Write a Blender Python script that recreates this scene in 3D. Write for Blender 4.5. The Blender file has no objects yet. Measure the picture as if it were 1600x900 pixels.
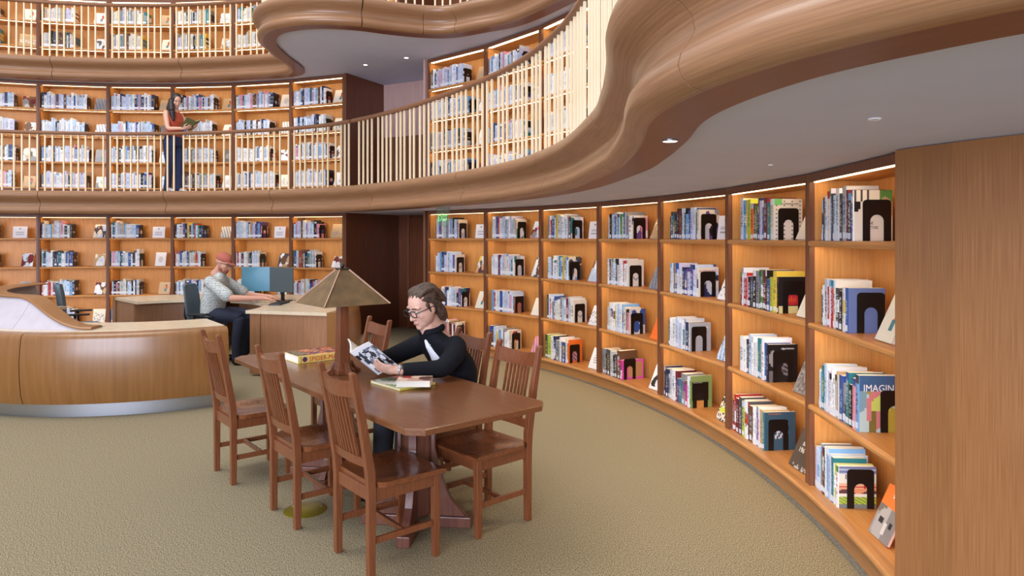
import bpy, bmesh, math, random
import numpy as np
from mathutils import Vector, Matrix
random.seed(7)
SC = bpy.context.scene
COL = SC.collection
PI = math.pi

# ------------------------------------------------------------------ camera, world, light, exposure
CAM_H = 1.6
F_PX = 1085.0          # focal length in pixels of the 1600x900 frame
HORIZON = 369.5        # row of the horizon in that frame
cam_d = bpy.data.cameras.new('camera')
cam = bpy.data.objects.new('camera', cam_d); COL.objects.link(cam)
cam.location = (0, 0, CAM_H); cam.rotation_euler = (PI/2, 0, 0)
cam_d.sensor_width = 36; cam_d.lens = F_PX/1600*36
cam_d.shift_y = -(450-HORIZON)/1600
cam_d.clip_start = 0.05; cam_d.clip_end = 200
SC.camera = cam

world = bpy.data.worlds.new('world'); SC.world = world; world.use_nodes = True
wn = world.node_tree.nodes; wl = world.node_tree.links
wbg = wn['Background']
WORLD_STRENGTH = 1.0
wtc = wn.new('ShaderNodeTexCoord'); wsep = wn.new('ShaderNodeSeparateXYZ'); wramp = wn.new('ShaderNodeValToRGB')
wl.new(wtc.outputs['Generated'], wsep.inputs[0]); wl.new(wsep.outputs['Z'], wramp.inputs[0])
wramp.color_ramp.elements[0].position = 0.0; wramp.color_ramp.elements[0].color = (.55, .55, .60, 1)
wramp.color_ramp.elements[1].position = 0.9; wramp.color_ramp.elements[1].color = (.93, .95, 1.0, 1)
wl.new(wramp.outputs[0], wbg.inputs[0]); wbg.inputs[1].default_value = WORLD_STRENGTH

def area(name, loc, target, size, power, color=(1, 1, 1), sizey=None):
    d = bpy.data.lights.new(name, 'AREA'); d.energy = power; d.color = color
    d.shape = 'RECTANGLE' if sizey else 'DISK'; d.size = size
    if sizey: d.size_y = sizey
    o = bpy.data.objects.new(name, d); COL.objects.link(o); o.location = loc
    o.rotation_euler = (Vector(target)-Vector(loc)).to_track_quat('-Z', 'Y').to_euler()
    return o
area('skylight', (-6.0, 4.0, 10.5), (-6.0, 4.2, 0), 7.0, 750, (1.0, .97, .95))
area('window_daylight', (-4.5, -7.0, 2.7), (-3.0, 9.0, 2.4), 9.0, 1800, (.74, .81, 1.0), 4.6)

def spot(name, loc, power, color, angle=2.3):
    d = bpy.data.lights.new(name, 'SPOT'); d.energy = power; d.color = color; d.spot_size = angle; d.spot_blend = 1.0; d.shadow_soft_size = .05
    o = bpy.data.objects.new(name, d); COL.objects.link(o); o.location = loc; return o
# added spots without fittings under the middle gallery, to brighten the carpet
for x_, y_ in ((.78, 2.9), (.95, 4.1), (.80, 5.4), (.30, 6.7), (-.62, 7.95)): spot('carpet_fill_spot', (x_, y_, 1.93), 34, (1.0, .86, .64))

SC.view_settings.view_transform = 'Standard'; SC.view_settings.look = 'None'
SC.view_settings.gamma = 1.0; SC.view_settings.use_curve_mapping = False
SC.view_settings.exposure = 0.06
SC.cycles.max_bounces = 7; SC.cycles.diffuse_bounces = 4; SC.cycles.glossy_bounces = 3
SC.cycles.sample_clamp_indirect = 6
try:
    SC.cycles.use_denoising = True
except Exception: pass

# ------------------------------------------------------------------ helpers
def lin(c):
    c = c/255.0
    return c/12.92 if c <= 0.04045 else ((c+0.055)/1.055)**2.4
def C(r, g, b): return (lin(r), lin(g), lin(b))

MATS = {}
def mat(name, rgb, rough=.5, metal=0, emit=None, strength=0, spec=.5, coat=0, alpha=None, trans=0):
    if name in MATS: return MATS[name]
    m = bpy.data.materials.new(name); m.use_nodes = True
    b = m.node_tree.nodes['Principled BSDF']
    b.inputs['Base Color'].default_value = (*rgb, 1); b.inputs['Roughness'].default_value = rough
    b.inputs['Metallic'].default_value = metal; b.inputs['Specular IOR Level'].default_value = spec
    b.inputs['Coat Weight'].default_value = coat; b.inputs['Coat Roughness'].default_value = .15
    b.inputs['Transmission Weight'].default_value = trans
    if emit: b.inputs['Emission Color'].default_value = (*emit, 1); b.inputs['Emission Strength'].default_value = strength
    MATS[name] = m
    return m
def noise_mat(name, c1, c2, scale=(1, 1, 1), nscale=5, detail=4, rough=.45, bump=0, coat=0, uv=False, spec=.5, lo=.3, hi=.7, bdist=.002):
    """a two-tone procedural material: noise stretched by SCALE picks between the two colours (wood grain, carpet, fabric)"""
    m = bpy.data.materials.new(name); m.use_nodes = True; N = m.node_tree.nodes; L = m.node_tree.links
    b = N['Principled BSDF']
    tc = N.new('ShaderNodeTexCoord'); mp = N.new('ShaderNodeMapping'); nz = N.new('ShaderNodeTexNoise'); rp = N.new('ShaderNodeValToRGB')
    L.new(tc.outputs['UV' if uv else 'Object'], mp.inputs['Vector']); mp.inputs['Scale'].default_value = scale
    L.new(mp.outputs[0], nz.inputs['Vector']); nz.inputs['Scale'].default_value = nscale; nz.inputs['Detail'].default_value = detail
    L.new(nz.outputs['Fac'], rp.inputs[0])
    rp.color_ramp.elements[0].position = lo; rp.color_ramp.elements[0].color = (*c1, 1)
    rp.color_ramp.elements[1].position = hi; rp.color_ramp.elements[1].color = (*c2, 1)
    L.new(rp.outputs[0], b.inputs['Base Color'])
    b.inputs['Roughness'].default_value = rough; b.inputs['Specular IOR Level'].default_value = spec
    b.inputs['Coat Weight'].default_value = coat; b.inputs['Coat Roughness'].default_value = .2
    if bump:
        bp = N.new('ShaderNodeBump'); bp.inputs['Strength'].default_value = bump; bp.inputs['Distance'].default_value = bdist
        L.new(nz.outputs['Fac'], bp.inputs['Height']); L.new(bp.outputs[0], b.inputs['Normal'])
    MATS[name] = m
    return m
def add_planks(m, per_m, amount=.16):
    """boards of slightly different tone, side by side along the u coordinate"""
    N = m.node_tree.nodes; L = m.node_tree.links; b = N['Principled BSDF']; src = b.inputs['Base Color'].links[0].from_socket
    tc = N.new('ShaderNodeTexCoord'); sp = N.new('ShaderNodeSeparateXYZ'); L.new(tc.outputs['UV'], sp.inputs[0])
    a = N.new('ShaderNodeMath'); a.operation = 'MULTIPLY'; a.inputs[1].default_value = per_m; L.new(sp.outputs['X'], a.inputs[0])
    f = N.new('ShaderNodeMath'); f.operation = 'FLOOR'; L.new(a.outputs[0], f.inputs[0])
    w = N.new('ShaderNodeTexWhiteNoise'); w.noise_dimensions = '1D'; L.new(f.outputs[0], w.inputs['W'])
    r = N.new('ShaderNodeMapRange'); r.inputs['To Min'].default_value = 1-amount; r.inputs['To Max'].default_value = 1.0; L.new(w.outputs['Value'], r.inputs['Value'])
    hsv = N.new('ShaderNodeHueSaturation'); L.new(src, hsv.inputs['Color']); L.new(r.outputs[0], hsv.inputs['Value']); L.new(hsv.outputs[0], b.inputs['Base Color'])
    return m

oak_v = noise_mat('oak_vertical', C(194, 136, 72), C(214, 156, 88), (30, 30, 1.2), 3, 5, .42, .05)
oak_h = noise_mat('oak_horizontal', C(184, 124, 68), C(208, 148, 84), (1.2, 30, 30), 3, 5, .38, .05)
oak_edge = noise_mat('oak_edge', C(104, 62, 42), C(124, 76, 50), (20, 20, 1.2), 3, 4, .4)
oak_panel = noise_mat('oak_panel', C(150, 100, 60), C(182, 128, 82), (60, 60, 1.0), 3, 6, .42, .08)
fascia_wood = noise_mat('fascia_wood', C(130, 92, 62), C(158, 116, 82), (1.0, 45, 1), 3, 5, .36, .03, .15, uv=True)
plate_wood = noise_mat('plate_wood', C(112, 66, 52), C(128, 78, 62), (1.0, 30, 1), 3, 4, .4, uv=True)
rail_wood = noise_mat('rail_wood', C(120, 80, 54), C(146, 100, 68), (1.0, 30, 1), 3, 4, .4, uv=True)
base_wood = noise_mat('base_wood', C(166, 112, 62), C(194, 138, 82), (1.2, 30, 1), 3, 5, .35, .03, .2, uv=True)
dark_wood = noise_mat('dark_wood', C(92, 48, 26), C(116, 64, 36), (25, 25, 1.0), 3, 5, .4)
daylit_wood = noise_mat('daylit_recess_wood', C(192, 156, 148), C(204, 168, 160), (25, 25, 1.0), 3, 5, .22, 0, .5)  # lavender daylight reflection put into the colour of the recess wood
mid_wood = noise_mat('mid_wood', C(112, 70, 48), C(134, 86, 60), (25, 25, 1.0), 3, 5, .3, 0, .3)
chair_wood = noise_mat('chair_wood', C(102, 56, 32), C(126, 72, 42), (30, 30, 2.0), 4, 4, .3, .02, .25)
seat_wood = noise_mat('seat_wood', C(100, 54, 30), C(128, 72, 40), (4, 25, 25), 3, 4, .25, 0, .35)
table_wood = noise_mat('table_wood', C(98, 57, 33), C(118, 75, 46), (2, 30, 30), 3, 5, .28, .01, .3)
table_leg_wood = noise_mat('table_leg_wood', C(96, 56, 44), C(118, 72, 56), (20, 20, 1.5), 3, 4, .35, 0, .2)
desk_wood = noise_mat('desk_wood', C(122, 80, 38), C(138, 94, 48), (9, .6, 1), 3, 4, .32, .01, .3, uv=True)
desk_edge = noise_mat('desk_edge', C(128, 84, 40), C(148, 100, 52), (1, 8, 1), 4, 4, .35, uv=True)
desk_end = noise_mat('desk_end', C(142, 100, 70), C(160, 116, 82), (15, 15, 1), 3, 4, .4)
desk_top = noise_mat('desk_top_laminate', C(206, 186, 156), C(218, 200, 172), (3, 3, 3), 6, 3, .25)
riser_face = noise_mat('riser_laminate', C(174, 166, 172), C(182, 174, 180), (3, 3, 3), 4, 3, .3)
baluster_mat = noise_mat('maple', C(232, 208, 168), C(240, 220, 184), (20, 20, 1.5), 3, 3, .45)
plaster = noise_mat('plaster', C(204, 211, 238), C(208, 215, 241), (1, 1, 1), 3, 2, .85)  # white ceiling with the cool daylight cast put into its colour
steel = mat('brushed_steel', C(178, 182, 190), .3, 1)
black_steel = mat('black_enamel', C(14, 12, 12), .35)
brass = mat('brass_plate', C(150, 140, 40), .35, .7)
paper = mat('paper', C(232, 226, 212), .8)
white_label = mat('white_label', C(226, 230, 238), .7)
card_white = mat('card_white', C(238, 236, 240), .6)
led = mat('led_strip', C(255, 220, 170), .5, 0, (1.0, .75, .42), 20.0)
led_top = mat('led_bar', C(255, 220, 170), .5, 0, (1.0, .76, .42), 4.0)
black_plastic = mat('black_plastic', C(22, 22, 24), .4)
ink = mat('ink', C(20, 18, 20), .6)

def carpet_mat():
    m = bpy.data.materials.new('carpet'); m.use_nodes = True; N = m.node_tree.nodes; L = m.node_tree.links
    b = N['Principled BSDF']; b.inputs['Roughness'].default_value = .95; b.inputs['Specular IOR Level'].default_value = .15
    tc = N.new('ShaderNodeTexCoord')
    n1 = N.new('ShaderNodeTexNoise'); n1.inputs['Scale'].default_value = 215; n1.inputs['Detail'].default_value = 2
    n2 = N.new('ShaderNodeTexNoise'); n2.inputs['Scale'].default_value = 1.4
    mp = N.new('ShaderNodeMapping'); mp.inputs['Scale'].default_value = (1.0, .55, 1); mp.inputs['Rotation'].default_value = (0, 0, .6)
    L.new(tc.outputs['Object'], mp.inputs['Vector']); L.new(mp.outputs[0], n1.inputs['Vector']); L.new(tc.outputs['Object'], n2.inputs['Vector'])
    r1 = N.new('ShaderNodeValToRGB'); r1.color_ramp.elements[0].position = .40; r1.color_ramp.elements[0].color = (*C(92, 85, 69), 1)
    r1.color_ramp.elements[1].position = .60; r1.color_ramp.elements[1].color = (*C(164, 150, 120), 1)
    L.new(n1.outputs['Fac'], r1.inputs[0])
    mx = N.new('ShaderNodeMix'); mx.data_type = 'RGBA'; mx.blend_type = 'MULTIPLY'; mx.inputs['Factor'].default_value = .25
    L.new(r1.outputs[0], mx.inputs['A']); L.new(n2.outputs['Color'], mx.inputs['B'])
    L.new(r1.outputs[0], b.inputs['Base Color'])
    bp = N.new('ShaderNodeBump'); bp.inputs['Strength'].default_value = .12; bp.inputs['Distance'].default_value = .0015
    L.new(n1.outputs['Fac'], bp.inputs['Height']); L.new(bp.outputs[0], b.inputs['Normal'])
    return m
carpet = carpet_mat()
def book_mat(name, rough):
    m = bpy.data.materials.new(name); m.use_nodes = True; N = m.node_tree.nodes; L = m.node_tree.links
    a = N.new('ShaderNodeAttribute'); a.attribute_name = 'cover_colour'
    L.new(a.outputs['Color'], N['Principled BSDF'].inputs['Base Color']); N['Principled BSDF'].inputs['Roughness'].default_value = rough
    return m
book_cover = book_mat('printed_cover', .38)

class MB:
    """collects geometry for ONE mesh object"""
    def __init__(s): s.v = []; s.f = []; s.m = []; s.c = []; s.uv = {}
    def add(s, vs, fs, mi=0, M=None, cols=None):
        b = len(s.v)
        s.v += [tuple(M @ Vector(p)) if M is not None else tuple(p) for p in vs]
        for i, f in enumerate(fs):
            s.f.append(tuple(b+k for k in f)); s.m.append(mi)
            s.c.append(cols[i] if cols is not None else (.5, .5, .5))
        return s
    def box(s, c, d, M=None, mi=0):
        x, y, z = [k/2 for k in d]
        vs = [(c[0]+a*x, c[1]+b*y, c[2]+e*z) for e in (-1, 1) for a, b in ((-1, -1), (1, -1), (1, 1), (-1, 1))]
        return s.add(vs, [(3, 2, 1, 0), (4, 5, 6, 7), (0, 1, 5, 4), (1, 2, 6, 5), (2, 3, 7, 6), (3, 0, 4, 7)], mi, M)
    def bbox(s, x0, x1, y0, y1, z0, z1, M=None, mi=0):
        return s.box(((x0+x1)/2, (y0+y1)/2, (z0+z1)/2), (x1-x0, y1-y0, z1-z0), M, mi)
    def prism(s, poly, z0, z1, M=None, mi=0):
        n = len(poly)
        a = sum(poly[i][0]*poly[(i+1) % n][1]-poly[(i+1) % n][0]*poly[i][1] for i in range(n))
        if a < 0: poly = poly[::-1]
        vs = [(p[0], p[1], z0) for p in poly]+[(p[0], p[1], z1) for p in poly]
        fs = [tuple(range(n-1, -1, -1)), tuple(range(n, 2*n))]+[(i, (i+1) % n, n+(i+1) % n, n+i) for i in range(n)]
        return s.add(vs, fs, mi, M)
    def bar(s, p, q, w, d, up=(0, 0, 1), mi=0, w2=None, d2=None):
        """a rectangular bar from p to q, w wide across, d along the up side; may taper to w2, d2"""
        p, q = Vector(p), Vector(q); t = (q-p).normalized(); u = Vector(up)
        if abs(t.dot(u)) > .99: u = Vector((0, 1, 0))
        a = t.cross(u).normalized(); b = a.cross(t).normalized()
        w2 = w if w2 is None else w2; d2 = d if d2 is None else d2
        vs = [p+a*(i*w/2)+b*(j*d/2) for i, j in ((-1, -1), (1, -1), (1, 1), (-1, 1))]+[q+a*(i*w2/2)+b*(j*d2/2) for i, j in ((-1, -1), (1, -1), (1, 1), (-1, 1))]
        return s.add(vs, [(0, 1, 2, 3), (7, 6, 5, 4), (4, 5, 1, 0), (5, 6, 2, 1), (6, 7, 3, 2), (7, 4, 0, 3)], mi)
    def loft(s, rings, mi=0, caps=True, closed=True):
        n = len(rings[0]); vs = [p for r in rings for p in r]; fs = []
        for i in range(len(rings)-1):
            for k in range(n if closed else n-1):
                k2 = (k+1) % n
                fs.append((i*n+k, i*n+k2, (i+1)*n+k2, (i+1)*n+k))
        if caps: fs += [tuple(range(n-1, -1, -1)), tuple((len(rings)-1)*n+k for k in range(n))]
        return s.add(vs, fs, mi)
    def tube(s, pts, r, n=10, mi=0, flat=(1, 1), up=(0, 0, 1)):
        pts = [Vector(p) for p in pts]; rs = r if hasattr(r, '__len__') else [r]*len(pts); rings = []
        for i, p in enumerate(pts):
            t = (pts[min(i+1, len(pts)-1)]-pts[max(i-1, 0)]).normalized(); u = Vector(up)
            if abs(t.dot(u)) > .95: u = Vector((0, 1, 0))
            a = t.cross(u).normalized(); b = a.cross(t).normalized()
            rings.append([p+a*(math.cos(2*PI*k/n)*rs[i]*flat[0])+b*(math.sin(2*PI*k/n)*rs[i]*flat[1]) for k in range(n)])
        return s.loft(rings, mi)
    def lathe(s, prof, n=24, M=None, mi=0):
        vs = [(r*math.cos(2*PI*k/n), r*math.sin(2*PI*k/n), z) for r, z in prof for k in range(n)]; fs = []
        for i in range(len(prof)-1):
            for k in range(n):
                fs.append((i*n+k, i*n+(k+1) % n, (i+1)*n+(k+1) % n, (i+1)*n+k))
        fs += [tuple(range(n-1, -1, -1)), tuple((len(prof)-1)*n+k for k in range(n))]
        return s.add(vs, fs, mi, M)
    def ball(s, c, r, n=14, M=None, mi=0):
        r = r if hasattr(r, '__len__') else (r, r, r); vs = [(c[0], c[1], c[2]-r[2])]; m = n//2+1
        for i in range(1, m):
            a = -PI/2+PI*i/m
            for k in range(n): vs.append((c[0]+r[0]*math.cos(a)*math.cos(2*PI*k/n), c[1]+r[1]*math.cos(a)*math.sin(2*PI*k/n), c[2]+r[2]*math.sin(a)))
        vs.append((c[0], c[1], c[2]+r[2])); e = len(vs)-1; fs = []
        for k in range(n):
            fs.append((0, 1+(k+1) % n, 1+k)); fs.append((e, 1+(m-2)*n+k, 1+(m-2)*n+(k+1) % n))
        for i in range(m-2):
            for k in range(n): fs.append((1+i*n+k, 1+i*n+(k+1) % n, 1+(i+1)*n+(k+1) % n, 1+(i+1)*n+k))
        return s.add(vs, fs, mi, M)
    def obj(s, name, mats, parent=None, smooth=False, bevel=0, colours=False, subsurf=0, auto=None):
        me = bpy.data.meshes.new(name); me.from_pydata(s.v, [], s.f)
        mats = mats if isinstance(mats, (list, tuple)) else [mats]
        for m in mats: me.materials.append(m)
        me.polygons.foreach_set('material_index', s.m)
        if smooth: me.polygons.foreach_set('use_smooth', [True]*len(s.f))
        if colours:
            at = me.attributes.new('cover_colour', 'FLOAT_COLOR', 'CORNER')
            arr = []
            for f, c in zip(s.f, s.c): arr += [c[0], c[1], c[2], 1.0]*len(f)
            at.data.foreach_set('color', arr)
        if s.uv:
            ul = me.uv_layers.new(name='UVMap'); arr = []
            for p in me.polygons:
                for vi in p.vertices: arr += s.uv.get(vi, (0, 0))
            ul.data.foreach_set('uv', arr)
        me.update()
        o = bpy.data.objects.new(name, me); COL.objects.link(o)
        if parent is not None: o.parent = parent
        if auto is not None:
            for p in me.polygons: p.use_smooth = True
            me.set_sharp_from_angle(angle=auto)
        if bevel:
            b = o.modifiers.new('edge', 'BEVEL'); b.width = bevel; b.segments = 2; b.limit_method = 'ANGLE'; b.angle_limit = .6
        if subsurf:
            b = o.modifiers.new('smooth', 'SUBSURF'); b.levels = subsurf; b.render_levels = subsurf
        return o

def tag(o, label=None, cat=None, group=None, kind=None):
    if label: o['label'] = label
    if cat: o['category'] = cat
    if group: o['group'] = group
    if kind: o['kind'] = kind
    return o
def thing(name, label, cat, loc=(0, 0, 0), rotz=0, group=None, kind=None):
    o = bpy.data.objects.new(name, None); COL.objects.link(o)
    o.empty_display_size = .1; o.location = loc; o.rotation_euler = (0, 0, rotz)
    return tag(o, label, cat, group, kind)
def copy_tree(o, parent=None):
    c = o.copy(); COL.objects.link(c)
    if parent is not None: c.parent = parent
    for ch in list(o.children): copy_tree(ch, c)
    return c

def catmull(pts, step=.05):
    pts = [Vector(p) for p in pts]; out = []
    P = [pts[0]*2-pts[1]]+pts+[pts[-1]*2-pts[-2]]
    for i in range(1, len(P)-2):
        a, b, c, d = P[i-1:i+3]; n = max(1, int((c-b).length/step))
        for k in range(n):
            t = k/n
            out.append(.5*((2*b)+(c-a)*t+(2*a-5*b+4*c-d)*t*t+(3*b-a-3*c+d)*t**3))
    out.append(pts[-1]); return out
def normals2(path):
    """room-side normals of a plan path that runs from the left of the picture to the right"""
    out = []
    for i in range(len(path)):
        t = (path[min(i+1, len(path)-1)]-path[max(i-1, 0)]); t = Vector((t.x, t.y)).normalized()
        out.append(Vector((t.y, -t.x)))
    return out
def offset(path, n):
    N = normals2(path); return [Vector((p.x+a.x*n, p.y+a.y*n)) for p, a in zip(path, N)]
def sweep(name, path, prof, mats, mis=None, kind='structure', i0=0, i1=None, arc0=0, parent=None, smooth=True):
    """closed profile (n, z) swept along path[i0:i1]; mis: material of each profile edge"""
    N = normals2(path); i1 = len(path)-1 if i1 is None else i1
    mb = MB(); n = len(prof); s = arc0; vl = [0]
    for k in range(1, n): vl.append(vl[-1]+math.hypot(prof[k][0]-prof[k-1][0], prof[k][1]-prof[k-1][1]))
    for i in range(i0, i1+1):
        if i > i0: s += (path[i]-path[i-1]).length
        for k, (a, z) in enumerate(prof):
            mb.uv[len(mb.v)] = (s, vl[k]); mb.v.append((path[i].x+N[i].x*a, path[i].y+N[i].y*a, z))
    m = i1-i0+1
    for i in range(m-1):
        for k in range(n):
            k2 = (k+1) % n
            mb.f.append((i*n+k, (i+1)*n+k, (i+1)*n+k2, i*n+k2)); mb.m.append(mis[k] if mis else 0); mb.c.append((0, 0, 0))
    for base, rev in ((0, False), ((m-1)*n, True)):
        f = tuple(base+k for k in range(n)); mb.f.append(f[::-1] if rev else f); mb.m.append(0); mb.c.append((0, 0, 0))
    o = mb.obj(name, mats, parent, auto=.9 if smooth else None)
    if kind: o['kind'] = kind
    return o, s
def ngon(name, pts, z0, z1, m, kind='structure'):
    bm = bmesh.new(); vs = [bm.verts.new((p[0], p[1], z0)) for p in pts]
    f = bm.faces.new(vs); f.normal_update(); bmesh.ops.triangulate(bm, faces=[f], ngon_method='EAR_CLIP')
    r = bmesh.ops.extrude_face_region(bm, geom=bm.faces[:])
    bmesh.ops.translate(bm, verts=[g for g in r['geom'] if isinstance(g, bmesh.types.BMVert)], vec=(0, 0, z1-z0))
    bmesh.ops.recalc_face_normals(bm, faces=bm.faces[:])
    me = bpy.data.meshes.new(name); bm.to_mesh(me); bm.free(); me.materials.append(m)
    o = bpy.data.objects.new(name, me); COL.objects.link(o); o['kind'] = kind
    return o
def text_mesh(name, body, size, m, parent, M, extrude=.0006, align='LEFT', width=None):
    cu = bpy.data.curves.new(name, 'FONT'); cu.body = body; cu.size = size; cu.extrude = extrude; cu.align_x = align; cu.resolution_u = 2
    t = bpy.data.objects.new(name+'_curve', cu); COL.objects.link(t)
    bpy.context.view_layer.update()
    me = bpy.data.meshes.new_from_object(t.evaluated_get(bpy.context.evaluated_depsgraph_get()))
    bpy.data.objects.remove(t); bpy.data.curves.remove(cu)
    if width:
        xs = [v.co.x for v in me.vertices]; k = width/max(1e-6, max(xs)-min(xs))
        for v in me.vertices: v.co.x *= k
    me.materials.clear(); me.materials.append(m)
    me.transform(M)
    o = bpy.data.objects.new(name, me); COL.objects.link(o)
    if parent is not None: o.parent = parent
    return o
# ------------------------------------------------------------------ the round room
CX, CY, R = -6.019, 4.020, 7.777      # centre and radius of the ring of bookcase fronts
def P2(th, r): return Vector((CX+r*math.cos(th), CY+r*math.sin(th)))
def theta_at(px):
    """angle at which the ring of bookcase fronts crosses picture column px"""
    lo, hi = -.35, 2.6
    for _ in range(60):
        m = (lo+hi)/2; p = P2(m, R)
        x = 800+F_PX*p.x/p.y if p.y > .3 else 9e9
        if x > px: lo = m
        else: hi = m
    return (lo+hi)/2
Z1, Z2, Z3 = 0.0, 2.30, 4.21          # the three floors
CEIL1, CEIL2 = 1.975, 4.19

ngon('floor', [(CX+11.5*math.cos(2*PI*k/64), CY+11.5*math.sin(2*PI*k/64)) for k in range(64)], -.05, 0, carpet)

# plan curves of the two gallery edges, traced along the inner balustrade
path2 = [P2(t, 6.98) for t in np.arange(2.35, 1.15, -.1)]+[P2(1.03, 6.93), P2(.86, 6.74), P2(.69, 6.60), P2(.43, 6.57), P2(.2, 6.56)]
path2 += [Vector(p) for p in ((.55, 3.9), (.535, 3.2), (.485, 2.62), (.425, 2.15), (.445, 1.80), (.53, 1.48), (.675, 1.23), (.86, 1.02), (1.3, .66), (2.2, .2), (3.6, -.2))]
path2 = catmull(path2, .05)
path3 = [P2(t, 7.38) for t in np.arange(2.35, 1.29, -.1)]+[Vector(p) for p in ((-3.58, 11.0), (-3.36, 10.62), (-3.36, 9.9), (-3.30, 9.2), (-3.02, 8.66), (-2.5, 8.42), (-1.95, 8.46), (-1.45, 8.68), (-1.08, 8.80), (-.78, 8.79), (-.45, 8.60), (0, 8.30))]
path3 += [P2(t, 7.42) for t in np.arange(.52, -.75, -.1)]
path3 = catmull(path3, .05)

arc = lambda r, a, b, n=60: [P2(a+(b-a)*k/n, r) for k in range(n+1)]
# ceilings under the galleries and the gallery floors over them
in2 = offset(path2, -.15); in3 = offset(path3, -.15)
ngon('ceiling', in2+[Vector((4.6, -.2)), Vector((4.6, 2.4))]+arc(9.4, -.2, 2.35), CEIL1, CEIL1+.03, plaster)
ngon('floor_gallery', offset(path2, -.06)+[Vector((4.6, -.2)), Vector((4.6, 2.4))]+arc(9.4, -.2, 2.35), Z2-.04, Z2, carpet)
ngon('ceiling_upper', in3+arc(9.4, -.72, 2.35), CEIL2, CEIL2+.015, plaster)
ngon('floor_upper', offset(path3, -.06)+arc(9.4, -.72, 2.35), Z3, Z3+.02, carpet)

def fascia(path, z, s, cuts, first):
    gap = lambda p: .0026 if p.y < 3 else .0045
    """the rolled wooden edge of a gallery, in panels that meet at fine joints"""
    prof = [(0, 0), (.036, .008), (.060, .030), (.068, .060), (.060, .088), (.038, .116), (.024, .146), (.032, .180), (.060, .208), (.098, .232), (.122, .262), (.130, .292), (.122, .322), (.098, .345), (.060, .358), (.02, .362), (-.10, .362), (-.10, .012)]
    prof = [(a, z+b*s) for a, b in prof]
    sub = []
    for k in range(len(prof)):
        sub.append(prof[k])
    num = first; s0 = 0; idx = [0]+cuts+[len(path)-1]
    for a, b in zip(idx[:-1], idx[1:]):
        if b-a < 2: continue
        # a joint: the last and first millimetres of neighbouring panels are pulled apart
        seg = [p.copy() for p in path[a:b+1]]
        e = (seg[1]-seg[0]).normalized(); seg[0] = seg[0]+e*gap(seg[0])
        e = (seg[-2]-seg[-1]).normalized(); seg[-1] = seg[-1]+e*gap(seg[-1])
        seg.insert(1, seg[0]+(seg[1]-seg[0]).normalized()*.008); seg.insert(-1, seg[-1]+(seg[-2]-seg[-1]).normalized()*.008)
        o, s0 = sweep('trim_%d' % num, seg, prof, fascia_wood, arc0=s0); num += 1
    # dark backing seen in the joints, and the flat plate under the edge
    sweep('trim_%d' % num, path, [(-.06, z+.02), (.022, z+.04*s), (.022, z+.33*s), (-.06, z+.34*s)], dark_wood); num += 1
    sweep('trim_%d' % num, path, [(-.009, z+.001), (-.009, z+.019), (-.17, z+.02), (-.17, z+.001)], plate_wood, smooth=False); num += 1
    return num
def cut_at(path, z, xs, ymax=None):
    """path indices where the edge at height z crosses the picture columns xs"""
    out = []
    for x in xs:
        best = min(range(3, len(path)-3), key=lambda i: abs(800+F_PX*path[i].x/path[i].y-x) if path[i].y > 1.35 and (ymax is None or path[i].y > ymax) else 9e9)
        out.append(best)
    return sorted(out)
ZF2, ZF3 = 1.955, 4.16
num = fascia(path2, ZF2, 1.0, cut_at(path2, ZF2, [-60, 67, 262, 431, 584, 728, 857, 962], 3.0)+cut_at(path2, ZF2, [1102]), 1)
num = fascia(path3, ZF3, .98, cut_at(path3, ZF3, [-110, 83, 287]) + [min(range(len(path3)), key=lambda i: (path3[i]-Vector(p)).length) for p in ((-3.40, 10.75), (-1.87, 8.49), (-1.12, 8.79), (-.70, 8.76))], num)
TOP2, TOP3 = ZF2+.362, ZF3+.362*.98

# ------------------------------------------------------------------ balustrades
def balustrade(path, i0, i1, zb, h, label, group=None, spacing=.117, most=100):
    mid = path[(i0+i1)//2]
    t = thing('gallery_railing', label, 'railing', (0, 0, zb), 0, group)
    pr = [(-.030, h-.045), (-.036, h-.030), (-.034, h-.012), (-.022, h), (.022, h), (.034, h-.012), (.036, h-.030), (.030, h-.045), (.016, h-.052), (-.016, h-.052)]
    sweep('handrail', path, pr, rail_wood, kind=None, i0=i0, i1=i1, parent=t)
    src = None; acc = 0.0; n = 0
    N = normals2(path); extra = MB()
    for i in range(i0+1, i1):
        acc += (path[i]-path[i-1]).length
        if acc >= spacing:
            acc -= spacing; n += 1
            a = math.atan2(N[i].y, N[i].x)
            if src is None:
                src = MB().bbox(-.011, .011, -.011, .011, 0, h-.05).obj('baluster', baluster_mat, t, bevel=.003); o = src
            else:
                o = src.copy(); COL.objects.link(o); o.parent = t
            o.location = (path[i].x, path[i].y, 0); o.rotation_euler = (0, 0, a)
    return t
def idx_at(path, px, ymin=1.3):
    return min(range(len(path)), key=lambda i: abs(800+F_PX*path[i].x/path[i].y-px) if path[i].y > ymin else 9e9)
ia = idx_at(path2, -70); ib = idx_at(path2, 548, 8); ie = min(range(len(path2)), key=lambda i: (path2[i]-Vector((.675, 1.23))).length)
balustrade(path2, ia, ib, TOP2, .935, 'long brown-topped white baluster railing of the middle gallery, in front of the woman')
balustrade(path2, ib+1, ie, TOP2, .935, 'curving white baluster railing of the middle gallery, from doorway to big wooden curl')
ja = idx_at(path3, -60); jb = min(range(len(path3)), key=lambda i: (path3[i]-Vector((-3.36, 10.3))).length)
jc = min(range(len(path3)), key=lambda i: (path3[i]-Vector((.75, 7.45))).length)
balustrade(path3, ja, jb, TOP3, .90, 'top gallery railing with thin pale balusters, along the back wall of books', spacing=.118)
balustrade(path3, jb+1, jc, TOP3, .90, 'top gallery railing with pale balusters, above the projecting rounded balcony', spacing=.118)

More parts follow.
